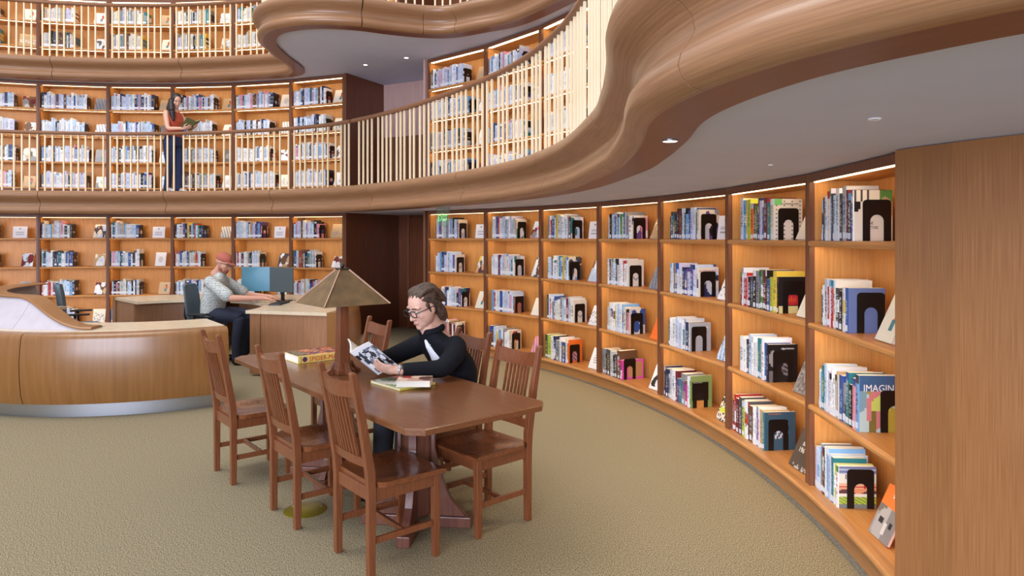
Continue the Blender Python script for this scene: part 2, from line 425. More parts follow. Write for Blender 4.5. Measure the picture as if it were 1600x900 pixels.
# ------------------------------------------------------------------ bookcases
DEPTH = .365
HEIGHTS = {1: [.13, .612, 1.094, 1.576, 1.925], 2: [2.42, 2.855, 3.30, 3.745, 4.135], 3: [4.33, 4.77, 5.20, 5.575]}
FLOOR = {1: 0.0, 2: 2.30, 3: 4.23}
def nosed(x0, x1, y0, y1, z1, t):
    """a shelf board with a rounded front edge, as a prism along x"""
    n = 5; pr = [(y0+t/2-math.cos(a)*t/2, z1-t/2+math.sin(a)*t/2) for a in [-PI/2+PI*k/n for k in range(n+1)]]
    pr = pr+[(y1, z1), (y1, z1-.030), (y0+.034, z1-.030), (y0+.030, z1-t)]
    mb = MB(); m = len(pr)
    vs = [(x0, y, z) for y, z in pr]+[(x1, y, z) for y, z in pr]
    fs = [tuple(range(m)), tuple(range(2*m-1, m-1, -1))]+[(i, m+i, m+(i+1) % m, (i+1) % m) for i in range(m)]
    return mb.add(vs, fs)
class Bay: pass
def bookcase(ta, tb, storey, where, group):
    """one bookcase unit between the angles ta > tb; local x runs to the viewer's right, y into the case"""
    th = (ta+tb)/2; half = (ta-tb)/2; W = 2*R*math.sin(half)-.002; m = P2(th, R*math.cos(half))
    hs = HEIGHTS[storey]; z0 = FLOOR[storey]
    t = thing('bookcase', where[0].upper()*0+'lit oak bookcase unit, '+where, 'bookcase', (m.x, m.y, z0), th-PI/2, group)
    w = W/2; top = hs[-1]-z0
    for s in (-1, 1):
        poly = [(s*w, 0), (s*(w-.027), 0), (s*(w-.027), .030), (s*(w-.022), .033), (s*(w-.022), .110), (s*(w-.019), .112), (s*(w-.019), .118), (s*(w-.022), .120), (s*(w-.022), DEPTH), (s*w, DEPTH)]
        mb = MB().prism(poly, 0, top+.044)
        # the front edge of the upright is a darker lipping
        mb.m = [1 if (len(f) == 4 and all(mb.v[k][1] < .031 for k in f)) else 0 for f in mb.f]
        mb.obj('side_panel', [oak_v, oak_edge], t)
    MB().bbox(-w+.023, w-.023, DEPTH-.016, DEPTH, .02, top).obj('back_panel', oak_v, t)
    tp = MB().bbox(-w+.0275, w-.0275, .004, DEPTH-.017, top, top+.044); tp.obj('top_panel', oak_h, t)
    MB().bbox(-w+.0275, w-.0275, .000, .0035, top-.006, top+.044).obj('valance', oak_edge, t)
    MB().bbox(-w+.06, w-.03, .014, .030, top-.0105, top-.0005).obj('light_bar', led_top, t)
    MB().bbox(-w+.06, w-.03, .050, .062, top-.0035, top-.0005).obj('light_strip', led, t)  # extra strip hidden behind the bar, added to brighten the top compartment
    for i, h in enumerate(hs[:-1]):
        if i == 0: nosed(-w+.0275, w-.0275, -.004, DEPTH-.0165, h-z0, .0305).obj('shelf', oak_h, t)
        else:
            nosed(-w+.0275, w-.0275, -.010, DEPTH-.0165, h-z0, .0365).obj('shelf', oak_h, t)
            MB().bbox(-w+.06, w-.03, .030, .046, h-z0-.0335, h-z0-.0302).obj('light_strip', led, t)
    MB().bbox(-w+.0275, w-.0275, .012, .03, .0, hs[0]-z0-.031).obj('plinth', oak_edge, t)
    b = Bay(); b.t = t; b.W = W; b.th = th; b.storey = storey; b.where = where; b.m = m; b.z0 = z0
    b.M = Matrix.Translation((m.x, m.y, 0)) @ Matrix.Rotation(th-PI/2, 4, 'Z')
    return b
ORD = ['first', 'second', 'third', 'fourth', 'fifth', 'sixth', 'seventh', 'eighth', 'ninth', 'tenth', 'eleventh', 'twelfth', 'thirteenth', 'fourteenth', 'fifteenth', 'sixteenth', 'seventeenth', 'eighteenth', 'nineteenth', 'twentieth', 'twenty-first', 'twenty-second', 'twenty-third', 'twenty-fourth', 'twenty-fifth']
right_t = [theta_at(x) for x in (668, 758, 844, 934.5, 1030, 1136, 1262)]; right_t.append(right_t[-1]-.145)
left_t = [theta_at(x) for x in (59.5, 168.5, 269, 364, 454, 537)]; left_t = [left_t[0]+.276, left_t[0]+.138]+left_t
BAYS = {}
for k in range(7):
    n = 6-k
    wh = ['right beside the plain oak end wall', 'second from the oak end wall', 'third from the oak end wall', 'fourth from the oak end wall', 'third after the dark doorway', 'second after the dark doorway', 'first after the dark doorway'][n]
    BAYS['R1', n] = bookcase(right_t[k], right_t[k+1], 1, wh+', ground floor', 'ground floor bookcases of the curved side wall')
    if n >= 3:
        BAYS['R2', n] = bookcase(right_t[k], right_t[k+1], 2, ['', '', '', 'fourth', 'third', 'second', 'first'][n]+' after the doorway recess, middle gallery', 'middle gallery bookcases after the recess')
    elif n >= 1:
        BAYS['R2', n] = bookcase(right_t[k], right_t[k+1], 2, ['', 'sixth', 'fifth'][n]+' after the doorway recess, middle gallery', 'middle gallery bookcases after the recess')
for k in range(7):
    n = 6-k
    wh = ['first before the doorway', 'second before the doorway', 'third before the doorway', 'fourth before the doorway', 'fifth before the doorway', 'sixth before the doorway', 'seventh before the doorway'][n]
    BAYS['L1', n] = bookcase(left_t[k], left_t[k+1], 1, wh+', ground floor', 'ground floor bookcases of the back wall')
    BAYS['L2', n] = bookcase(left_t[k], left_t[k+1], 2, wh+', middle gallery', 'middle gallery bookcases of the back wall')
    BAYS['L3', n] = bookcase(left_t[k], left_t[k+1], 3, wh+', top gallery', 'top gallery bookcases of the back wall')
BAYS['L3', 7] = bookcase(left_t[-1], left_t[-1]-.138, 3, 'above the rounded balcony, top gallery', 'top gallery bookcases of the back wall')
te = theta_at(748)
BAYS['R3', 6] = bookcase(te, te-.14, 3, 'after the opening over the balcony, top gallery', 'top gallery bookcases after the opening')
BAYS['R3', 5] = bookcase(te-.14, te-.28, 3, 'second after the balcony opening, top gallery', 'top gallery bookcases after the opening')

# the moulded base that runs under the ground-floor cases
def base(name, a, b):
    p = [P2(a+(b-a)*k/40, R) for k in range(41)]
    sweep(name, p, [(.0, .0), (.042, .0), (.042, .085), (.05, .094), (.064, .104), (.068, .116), (.064, .126), (.054, .1305), (.0, .1305)], base_wood)
    sweep(name.replace('baseboard', 'trim'), p, [(.043, .0), (.075, .0), (.075, .006), (.043, .006)], noise_mat('carpet_edge', C(96, 94, 86), C(130, 126, 112), (1, 1, 1), 90, 3, .95) if 'carpet_edge' not in MATS else MATS['carpet_edge'])
base('baseboard_right', right_t[0], right_t[-1]-.003)
base('baseboard_left', left_t[0], left_t[-1])

# ------------------------------------------------------------------ recess with the dark door between the two runs of cases
tl, tr = left_t[-1], right_t[0]
def radial_wall(name, th, r0, r1, z0, z1, t, m):
    a, b = P2(th, r0), P2(th, r1); d = (b-a).normalized(); n = Vector((-d.y, d.x))*t
    o = MB().prism([tuple(a), tuple(b), tuple(b+n), tuple(a+n)], z0, z1).obj(name, m); o['kind'] = 'structure'; return o
def curved_wall(name, ta, tb, r, z0, z1, m, th=.05, n=14):
    o, _ = sweep(name, [P2(ta+(tb-ta)*k/n, r) for k in range(n+1)], [(0, z0), (0, z1), (-th, z1), (-th, z0)], m); return o
E2 = .004
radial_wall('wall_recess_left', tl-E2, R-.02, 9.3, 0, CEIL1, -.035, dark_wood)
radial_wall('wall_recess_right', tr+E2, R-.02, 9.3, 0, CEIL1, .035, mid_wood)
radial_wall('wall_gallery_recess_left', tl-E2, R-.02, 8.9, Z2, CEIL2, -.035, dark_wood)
radial_wall('wall_gallery_recess_right', tr+E2, R-.02, 8.9, Z2, CEIL2, .035, daylit_wood)
curved_wall('wall_recess_back', tl, tr, 9.2, 0, CEIL1, dark_wood)
curved_wall('wall_gallery_recess_back', tl, tr, 8.75, Z2, CEIL2, daylit_wood)
curved_wall('wall_gallery_dado', tl, tr, 8.70, Z2, Z2+.98, mid_wood, .02)
radial_wall('wall_upper_left', left_t[-1]-.142, R-.02, 9.0, Z3, 5.6, -.035, dark_wood)
curved_wall('wall_upper_back', left_t[-1]-.14, te, 8.6, Z3, 5.6, dark_wood)
radial_wall('wall_upper_right', te+E2, R-.02, 9.0, Z3, 5.6, .035, mid_wood)
# the dark door leaf in the recess, with its bar and sign
dth = tr+.062
d = thing('door_1', None, None, (P2(dth+.05, 9.12).x, P2(dth+.05, 9.12).y, 0), dth+.05-PI/2, kind='structure')
MB().bbox(-.62, .44, -.02, .015, .01, 1.93).obj('door_leaf', dark_wood, d, bevel=.004)
MB().bbox(-.66, -.625, -.03, .02, .0, 1.96).obj('door_frame', mid_wood, d)
MB().bbox(.42, .60, -.075, -.045, .86, .93).obj('push_bar', black_plastic, d, bevel=.008)
MB().bbox(-.1, .13, -.024, -.0205, 1.29, 1.32).obj('sign_plate', mat('sign_pale', C(150, 120, 104), .5), d)

# plain oak end wall that bends away from the last case
wp = catmull([(1.652, 2.995), (1.676, 2.91), (1.722, 2.79), (1.785, 2.65), (1.865, 2.51), (2.02, 2.26), (2.25, 1.95), (2.6, 1.7), (3.2, 1.5), (4.3, 1.4)], .06)
o, _ = sweep('wall_right', wp, [(0, 0), (0, CEIL1-.004), (-.02, CEIL1-.004), (-.02, 0)], add_planks(noise_mat('oak_wall', C(138, 90, 52), C(164, 114, 70), (90, 1.2, 1), 3, 6, .36, .10, .1, uv=True), 7.5))
# ------------------------------------------------------------------ books
rng = random.Random(11)
PAL = {'white': (236, 236, 238), 'off-white': (226, 220, 204), 'pale blue': (196, 214, 236), 'sky blue': (120, 168, 214), 'navy': (34, 44, 84), 'blue': (52, 84, 152),
       'teal': (40, 124, 132), 'dark green': (34, 78, 58), 'green': (88, 140, 72), 'lime': (176, 190, 62), 'yellow': (228, 196, 72), 'orange': (236, 112, 40),
       'red': (186, 40, 44), 'maroon': (110, 34, 48), 'pink': (226, 150, 168), 'magenta': (190, 62, 140), 'purple': (104, 74, 140), 'grey': (140, 142, 148),
       'dark grey': (70, 72, 78), 'black': (24, 22, 24), 'brown': (104, 72, 52), 'tan': (196, 164, 122), 'lavender': (200, 198, 224), 'silver-grey': (192, 196, 202)}
LPAL = {k: C(*v) for k, v in PAL.items()}
MIX = ['white']*9+['pale blue']*7+['silver-grey']*6+['off-white']*4+['grey', 'navy', 'navy', 'teal', 'sky blue', 'sky blue', 'black', 'black', 'dark grey', 'dark grey', 'red', 'maroon', 'lavender', 'lavender', 'blue', 'blue', 'green', 'yellow', 'tan', 'brown', 'pink', 'purple']
COOL = ['white']*14+['pale blue']*9+['lavender']*5+['silver-grey']*5+['sky blue', 'blue', 'navy', 'navy', 'grey', 'dark grey', 'black', 'off-white', 'pink', 'brown']
WARM = ['off-white']*7+['tan']*3+['silver-grey']*5+['grey']*4+['dark grey']*3+['brown']*2+['black', 'teal', 'dark green', 'yellow', 'lavender', 'white', 'white']
SAME = {}
def mixc(a, b, t): return tuple(a[i]*(1-t)+b[i]*t for i in range(3))
def jitter(c, r, a=.12):
    k = 1+r.uniform(-a, a); return tuple(max(0, min(1, x*k)) for x in c)
def contrast(name, r):
    l = sum(PAL[name])/3
    return LPAL[r.choice(['black', 'navy', 'red', 'blue', 'dark grey', 'teal', 'maroon', 'dark grey'])] if l > 120 else LPAL[r.choice(['white', 'white', 'off-white', 'yellow', 'pale blue', 'silver-grey'])]

def spine_pattern(name, r, nz):
    """colours of a 5-column spine, NZ rows from foot to head: bands, a title in broken marks, an author line"""
    base = jitter(LPAL[name], r); ink_c = mixc(base, contrast(name, r), r.uniform(.35, .8)); g = [[base]*5 for _ in range(nz)]
    band = jitter(LPAL[r.choice(MIX)], r)
    k = r.random()
    if k < .3:
        for i in range(int(nz*.86), nz): g[i] = [band]*5
    elif k < .5:
        a = int(nz*r.uniform(.2, .55)); 
        for i in range(a, min(nz, a+int(nz*.3))): g[i] = [band]*5
    a, b = int(nz*.30), int(nz*r.uniform(.68, .9))
    for i in range(a, b):
        if i % 6 != 5:
            for j in (1, 2, 3):
                if r.random() < .62: g[i][j] = ink_c
    for i in range(int(nz*.2), int(nz*.27)):
        if r.random() < .6: g[i][2] = ink_c
    return g, base
def art_noise(base, cols, r, n=6, q0=.08, q1=.3):
    """a printed picture: soft patches of colour made from a few random blobs"""
    blobs = [(r.random(), r.random(), r.uniform(q0, q1), r.choice(cols)) for _ in range(n)]
    def f(s, t):
        c = base
        for x, y, q, k in blobs:
            if ((s-x)/q)**2+((t-y)/(q*1.3))**2 < 1: c = k
        return c
    return f
def book_mesh(t, d, h, name, r, art=None, nz=40, nc=1, hard=True, parent=None, M=None, plain=False):
    """cover (boards and spine in one skin), page block; local x is thickness, y runs from the spine to the fore-edge, z up"""
    b = .0022 if hard else .0009; lip = .003 if hard else 0.0
    g, base = spine_pattern(name, r, nz)
    if plain: g = [[base]*5 for _ in range(nz)]
    xs = [0]+[t*k/5 for k in range(1, 5)]+[t]
    prof = [(0, d), (0, .004)]+[(x, .0 if 0 < x < t else .0015) for x in xs[0:1]]+[(x, -.0012) for x in xs[1:5]]+[(t, .0015), (t, .004)]
    prof += [(t, .004+(d-.004)*k/nc) for k in range(1, nc+1)]
    n_out = len(prof)
    prof += [(t-b, d), (t-b, b+.001), (b, b+.001), (b, d)]
    m = len(prof); mb = MB(); cols = []; fs = []; vs = []
    zs = [h*k/nz for k in range(nz+1)]
    for z in zs: vs += [(x, y, z) for x, y in prof]
    for i in range(nz):
        for k in range(m):
            k2 = (k+1) % m; fs.append((i*m+k, i*m+k2, (i+1)*m+k2, (i+1)*m+k))
            if 2 <= k <= 6: c = g[i][k-2]
            elif k == 0: c = base
            elif 8 <= k < n_out-1 and art: c = art((k-8+.5)/nc, (i+.5)/nz)
            elif k >= n_out-1: c = LPAL['off-white']
            else: c = base
            cols.append(c)
    fs += [tuple(range(m-1, -1, -1)), tuple(nz*m+k for k in range(m))]; cols += [base, base]
    mb.add(vs, fs, 0, M, cols)
    cov = mb.obj('cover', book_cover, parent, colours=True)
    pg = MB().bbox(b+.0002, t-b-.0002, b+.0012, d-lip-.001, lip*.6, h-lip, M).obj('page_block', paper, parent)
    return cov, pg
ITEM = {'stuff': MB()}
STUFF = ITEM['stuff']
def stuff_book(M, t, d, h, name, r, art=False):
    base = jitter(LPAL[name], r); ink_c = contrast(name, r); band = jitter(LPAL[r.choice(MIX)], r)
    zs = [0, .02, .055, .07, h*.35, h*.47, h*.6, h*.74, h*.9, h]
    vs = [(x, y, z) for z in zs for x, y in ((0, 0), (t*.25, 0), (t*.75, 0), (t, 0), (t, d), (0, d))]; fs = []; cols = []
    lab = LPAL['white']; k = r.random()
    for i in range(len(zs)-1):
        for e in range(6):
            fs.append((i*6+e, i*6+(e+1) % 6, (i+1)*6+(e+1) % 6, (i+1)*6+e))
            c = base
            if e < 3:
                if i == 1 and k < .8: c = lab
                elif e == 1 and i in (3, 4, 5, 6) and r.random() < .55: c = mixc(base, ink_c, .38)
                elif i == 8 and k < .25: c = band
            elif e == 3 and art and 2 < i < 7: c = band if i % 2 else ink_c
            cols.append(c)
    fs += [(5, 4, 3, 2, 1, 0), tuple((len(zs)-1)*6+q for q in range(6))]; cols += [base, LPAL['off-white']]
    STUFF.add(vs, fs, 0, M, cols)

SIZE = lambda h, t: ('tall ' if h > .275 else 'short ' if h < .232 else '')+('thick ' if t > .032 else 'slim ' if t < .017 else '')
SHELF = {1: ['bottom shelf', 'third shelf down', 'second shelf down', 'top shelf'], 2: ['bottom shelf', 'third shelf down', 'second shelf down', 'top shelf'], 3: ['lowest shelf', 'middle shelf', 'top shelf']}
SHORTBAY = {}
for (run, n), b in BAYS.items(): SHORTBAY[run, n] = b.where
R1NAME = ['bookcase by oak wall', 'second case from oak wall', 'third case from oak wall', 'fourth case from oak wall', 'fifth case from oak wall', 'sixth case from oak wall', 'seventh case from oak wall']
NB = [0]
def shelf_book(b, n, s, x, t, d, h, name, k, r, last=None, zsh=0, y0=.03):
    lab = '%s%s book, %s from left, %s, %s' % (SIZE(h, t), name, ORD[k], SHELF[1][s], R1NAME[n])
    bk = thing('book', lab, 'book', b.M @ Vector((x, y0, zsh)), b.th-PI/2, 'books on the curved side wall')
    art = last.get('art') if last else None
    cov, pg = book_mesh(t, d, h, name, r, art, 40 if n < 3 else 28, 18 if art else 1, r.random() < .5, bk, None, bool(last and last.get('spine')))
    if r.random() < .86 and t > .008:
        lw = min(t-.001, .03); z0 = r.choice([.008, .010, .014]); lh = r.uniform(.026, .036)
        MB().bbox((t-lw)/2, (t+lw)/2, -.0022, -.0013, z0, z0+lh).obj('spine_label', white_label, bk)
    if last and last.get('text'):
        for (body, size, yy, zz, col, wd) in last['text']:
            Mx = Matrix(((0, 0, 1, t+.0002), (1, 0, 0, yy), (0, 1, 0, zz), (0, 0, 0, 1)))
            text_mesh('cover_title', body, size, col, bk, Mx, .0004, width=wd)
    if last and last.get('spine'):
        body, size, col = last['spine']
        Mx = Matrix(((0, 1, 0, t/2-size*.35), (0, 0, -1, -.0014), (-1, 0, 0, h*.9), (0, 0, 0, 1)))
        text_mesh('spine_title', body, size, col, bk, Mx, .0003)
    NB[0] += 1
    return bk

def local_x(b, px, y=.03):
    """local x on the front plane of a case that falls on picture column px"""
    inv = b.M.inverted(); o = inv @ Vector((0, 0, 0)); d = (inv.to_3x3() @ Vector(((px-800)/F_PX, 1, 0)))
    k = (y-o.y)/d.y
    return o.x+d.x*k
WHITE_I = mat('print_white', C(236, 232, 226), .6); BLACK_I = ink; RED_I = mat('print_red', C(200, 60, 40), .6); GREY_I = mat('print_grey', C(90, 90, 96), .6); ORANGE_I = mat('print_orange', C(214, 96, 40), .6)
GOLD_I = mat('print_yellow', C(226, 200, 60), .6)
def arts(kind):
    r = random.Random(hash(kind) & 0xffff if not isinstance(kind, str) else sum(map(ord, kind))*7)
    c = lambda *a: [LPAL[k] for k in a]
    if kind == 'city':
        f = art_noise(LPAL['off-white'], c('off-white', 'black', 'dark grey', 'tan', 'green'), r, 7)
        return lambda s, t: LPAL['off-white'] if t < .5 else (LPAL['off-white'] if int(s*17) % 3 else LPAL['dark grey']) if s < .45 and t > .78 else f(s, t)
    if kind == 'plain': return None
    if kind == 'bridge':
        def f(s, t):
            if t < .10: return C(120, 124, 120)
            if t < .27: return LPAL['lime'] if (int(s*18)+int(t*40)) % 3 else LPAL['green']
            if t < .36: return LPAL['off-white']
            if t < .48: return C(96, 60, 64) if abs(s-.5) < .9 and t < .40+.06*math.sin(s*9) else C(222, 150, 110)
            if t < .60 and (abs(s-.3) < .03 or abs(s-.7) < .03 or abs(t-.52) < .013): return LPAL['red']
            if t < .60: return C(230, 178, 140)
            if t < .82: return LPAL['off-white']
            return C(110, 120, 160) if int(t*60) % 2 else C(170, 176, 200)
        return f
    if kind == 'imagine':
        g = art_noise(C(176, 196, 190), [C(150, 140, 70), C(180, 160, 60), C(120, 150, 160), C(200, 120, 120), C(110, 80, 60)], r, 9)
        return lambda s, t: C(58, 92, 132) if t > .72 else C(190, 200, 96) if (t-.4)**2+(s-.5)**2 < .06 and t > .38 else (C(120, 104, 50) if abs(s-.3-.1*t) < .07 and t < .5 else g(s, t))
    if kind == 'photo_panel':
        return lambda s, t: (LPAL['silver-grey'] if int(s*23+t*9) % 2 else LPAL['dark grey']) if .32 < s < .8 and .3 < t < .72 else C(54, 84, 100)
    if kind == 'face_dark':
        return lambda s, t: C(150, 140, 138) if ((s-.16)/.16)**2+((t-.62)/.22)**2 < 1 else (C(120, 112, 110) if ((s-.62)/.16)**2+((t-.35)/.2)**2 < 1 and int(t*26+s*9) % 3 else (C(110, 104, 104) if s < .25 and t < .3 else LPAL['black']))
    if kind == 'news':
        return lambda s, t: C(110, 190, 110) if s < .26 and t > .86 else (LPAL['dark grey'] if (int(s*18) % 5 == 1 and int(t*40) % 4 == 1) else LPAL['off-white'])
    if kind == 'green_frame':
        return lambda s, t: (C(130, 150, 90) if t > .84 else LPAL['black'] if (.06 < s < .84 and t < .80) and not (t < .22) else C(200, 140, 70) if .2 < s < .6 and t < .22 else C(128, 150, 84))
    if kind == 'magenta':
        return lambda s, t: C(232, 84, 184) if s < .30 or s > .93 or t < .12 or t > .9 else C(196, 148, 100)
    if kind == 'orange':
        return lambda s, t: C(238, 118, 44) if not (.2 < s < .75 and .08 < t < .52) else [C(150, 120, 160), C(236, 160, 130), C(90, 80, 120)][int(s*13+t*17) % 3]
    if kind == 'white_sketch':
        return lambda s, t: C(150, 150, 160) if abs(((s-.5)/.22)**2+((t-.5)/.25)**2-1) < .25 else LPAL['off-white']
    if kind == 'red_black':
        return lambda s, t: LPAL['red'] if .25 < s < .75 and .22 < t < .5 else C(214, 200, 130) if t < .2 else LPAL['black']
    if kind == 'painting':
        return art_noise(C(110, 100, 120), [C(150, 130, 90), C(180, 110, 90), C(80, 90, 120), C(160, 150, 140)], r, 10)
    return art_noise(LPAL['off-white'], [LPAL[r.choice(MIX)] for _ in range(5)], r, 8)

# per shelf of the curved wall: picture columns of the first and last spine, and the front cover shown at the row's end
ROWS = {
 (0, 3): (1284, 1331, ('white', 'city', .262, .195, [('ONE', .022, .065, .085, BLACK_I, .034), ('PICTURE', .022, .065, .062, BLACK_I, .058)])),
 (0, 2): (1284, 1325, ('blue', 'plain', .235, .19, None, C(96, 112, 156))),
 (0, 1): (1280, 1342, ('sky blue', 'imagine', .285, .215, [('IMAGINE', .05, .022, .205, WHITE_I, .17)])),
 (0, 0): (1268, 1310, ('white', 'bridge', .225, .20, [('B', .034, .035, .158, BLACK_I, None)])),
 (1, 3): (1157, 1209, ('off-white', 'news', .275, .20, [('COMMANDER KING', .018, .055, .235, BLACK_I, .12)])),
 (1, 2): (1157, 1216, ('black', 'red_black', .24, .19, [('abi', .05, .06, .075, ORANGE_I, .06)])),
 (1, 1): (1156, 1201, ('black', 'face_dark', .255, .205, [('algeriennes', .02, .09, .222, WHITE_I, .09)])),
 (1, 0): (1144, 1194, ('teal', 'photo_panel', .262, .225, [('invisible', .014, .03, .245, ORANGE_I, .09)], C(54, 84, 100))),
 (2, 3): (1047, 1092, ('off-white', 'mag', .25, .19, None)),
 (2, 2): (1047, 1091, ('off-white', 'mag2', .245, .19, [('ALTERNATIVE', .03, .01, .205, RED_I, .16)])),
 (2, 1): (1045, 1077, ('silver-grey', 'plain', .245, .205, [('KILL MY', .036, .04, .185, WHITE_I, .14), ('MOTHER', .036, .04, .12, WHITE_I, .13)], C(160, 164, 168))),
 (2, 0): (1037, 1079, ('green', 'green_frame', .275, .205, [('PARTY', .016, .03, .205, WHITE_I, .08)])),
 (3, 3): (951, 987, ('white', 'mag3', .235, .19, None)),
 (3, 2): (949, 981, ('white', 'white_sketch', .27, .19, None)),
 (3, 1): (949, 983, ('pink', 'mag4', .255, .19, None)),
 (3, 0): (940, 972, ('magenta', 'magenta', .20, .26, None)),
 (4, 3): (857, 892, ('dark grey', 'mag5', .25, .18, None)),
 (4, 2): (856, 888, ('white', 'mag6', .27, .19, None)),
 (4, 1): (855, 896, ('off-white', 'white_sketch', .255, .19, None)),
 (4, 0): (852, 888, ('orange', 'orange', .27, .20, None)),
 (5, 3): (769, 807, ('tan', 'mag7', .235, .17, None)),
 (5, 2): (768, 803, ('off-white', 'mag8', .25, .18, None)),
 (5, 1): (768, 803, ('brown', 'painting', .215, .18, None)),
 (5, 0): (765, 798, ('tan', 'mag9', .25, .18, None)),
 (6, 3): (682, 716, ('blue', 'mag10', .26, .18, None)),
 (6, 2): (681, 712, ('off-white', 'white_sketch', .25, .18, None)),
 (6, 1): (690, 720, ('purple', 'mag11', .26, .18, None)),
 (6, 0): (680, 712, ('off-white', 'mag12', .26, .18, None)),
}
PALS = {(0, 3): ['pale blue', 'navy', 'white', 'off-white', 'lavender', 'dark grey', 'grey', 'white', 'dark grey', 'silver-grey', 'maroon', 'dark grey', 'blue', 'white'],
        (0, 2): ['navy', 'white', 'silver-grey', 'red', 'white', 'red', 'off-white', 'dark grey', 'black', 'white', 'dark green'],
        (0, 1): ['white', 'sky blue', 'teal', 'pale blue', 'white', 'lavender', 'white', 'white', 'white', 'silver-grey', 'tan', 'off-white', 'blue', 'grey', 'teal', 'black', 'pink', 'sky blue'],
        (0, 0): ['lavender', 'pale blue', 'pale blue', 'grey', 'maroon', 'dark green', 'white', 'pale blue', 'sky blue', 'lavender', 'teal', 'white', 'lime', 'yellow'],
        (1, 3): ['pale blue', 'sky blue', 'yellow', 'lime', 'orange', 'brown', 'green', 'dark grey', 'black', 'navy', 'lavender', 'blue', 'maroon', 'teal', 'white'],
        (1, 2): ['maroon', 'white', 'red', 'pink', 'black', 'dark grey', 'black', 'grey', 'dark green', 'green', 'maroon', 'black', 'blue', 'lime', 'yellow', 'pink'],
        (1, 1): ['white', 'white', 'dark grey', 'pale blue', 'white', 'white', 'white', 'teal', 'grey', 'white', 'blue', 'lime'],
        (1, 0): ['maroon', 'red', 'maroon', 'dark grey', 'lime', 'white', 'dark grey', 'brown', 'white', 'white', 'purple', 'white', 'tan', 'white'],
        (2, 0): ['navy', 'navy', 'grey', 'silver-grey', 'white', 'maroon', 'purple', 'teal', 'grey', 'magenta', 'white', 'tan'],
        (3, 0): ['grey', 'black', 'dark grey', 'silver-grey', 'black', 'dark grey', 'brown', 'brown'],
        (4, 0): ['dark green', 'lime', 'lime', 'white', 'navy', 'grey', 'white', 'blue', 'off-white', 'pink']}
bookend_src = None
def bookend_parts(parent):
    # a pressed steel plate with a rounded arch cut out, facing +x
    n = 10; w, h, r = .142, .212, .020; sw, sh = .068, .135
    out = [(0, 0)]+[(r-r*math.cos(a), h-r+r*math.sin(a)) for a in [PI/2*k/4 for k in range(5)]]+[(w-r+r*math.sin(a), h-r+r*math.cos(a)) for a in [PI/2*k/4 for k in range(5)]]+[(w, 0)]
    c = w/2; inn = [(c+sw/2, 0)]+[(c+sw/2*math.cos(a), sh-sw/2+sw/2*math.sin(a)) for a in [PI*k/n for k in range(n+1)]]+[(c-sw/2, 0)]
    bm = bmesh.new(); vs = [bm.verts.new((0, y, z)) for y, z in out+inn]; f = bm.faces.new(vs); f.normal_update()
    bmesh.ops.triangulate(bm, faces=[f], ngon_method='EAR_CLIP')
    rr = bmesh.ops.extrude_face_region(bm, geom=bm.faces[:]); bmesh.ops.translate(bm, verts=[g for g in rr['geom'] if isinstance(g, bmesh.types.BMVert)], vec=(.0022, 0, 0))
    bmesh.ops.recalc_face_normals(bm, faces=bm.faces[:])
    me = bpy.data.meshes.new('bookend'); bm.to_mesh(me); bm.free(); me.materials.append(black_steel)
    return me
bookend_mesh = bookend_parts(None)
def bookend(b, x, y, z, label, group='black steel bookends'):
    o = bpy.data.objects.new('bookend', bookend_mesh); COL.objects.link(o)
    o.location = b.M @ Vector((x, y, z+.0008)); o.rotation_euler = (0, 0, b.th-PI/2)
    return tag(o, label, 'bookend', group)

def display_book(b, x, z, w, h, name, art, label, yaw=0, tilt=.42, texts=None, y=.055):
    """a book shown face-out, leaning back on a small wire prop"""
    o = thing('display_book', label, 'book', b.M @ Vector((x, y, z)), b.th-PI/2+yaw, 'books shown face-out')
    t = .016; M = Matrix.Translation((0, 0, t*math.sin(tilt)+.0004)) @ Matrix.Rotation(-tilt, 4, 'X'); ns, nt = 14, 18
    r = random.Random(len(label)*31+int(w*1e4)); base = jitter(LPAL[name], r)
    vs = []; fs = []; cols = []
    for j in range(nt+1): vs += [(w*(i/ns-.5), 0, h*j/nt) for i in range(ns+1)]
    for j in range(nt):
        for i in range(ns): fs.append((j*(ns+1)+i, j*(ns+1)+i+1, (j+1)*(ns+1)+i+1, (j+1)*(ns+1)+i)); cols.append(art((i+.5)/ns, (j+.5)/nt) if art else base)
    k = len(vs); e = ns+1
    ring = [i for i in range(e)]+[j*e+ns for j in range(1, nt+1)]+[nt*e+i for i in range(ns-1, -1, -1)]+[j*e for j in range(nt-1, 0, -1)]
    for q in ring: vs.append((vs[q][0], .002, vs[q][2]))
    for q in range(len(ring)):
        q2 = (q+1) % len(ring); fs.append((ring[q2], ring[q], k+q, k+q2)); cols.append(base)
    fs.append(tuple(k+q for q in range(len(ring)-1, -1, -1))); cols.append(base)
    mb = MB().add(vs, fs, 0, M, cols); mb.obj('front_cover', book_cover, o, colours=True)
    MB().bbox(-w/2+.001, w/2-.002, .0022, t-.002, .003, h-.003, M).obj('page_block', paper, o)
    MB().bbox(-w/2, w/2, t-.0018, t, 0, h, M).obj('back_cover', mat('cover_'+name.replace(' ', '_').replace('-', '_'), LPAL[name], .4), o)
    f = M @ Vector((0, t, h*.62)); MB().bar(f, (0, f.y+.06, .001), .02, .003).obj('prop', black_steel, o)
    for (body, size, xx, zz, col, wd) in texts or ():
        Mx = M @ Matrix(((1, 0, 0, xx), (0, 0, -1, -.0003), (0, 1, 0, zz), (0, 0, 0, 1)))
        text_mesh('cover_title', body, size, col, o, Mx, .0004, width=wd)
    return o
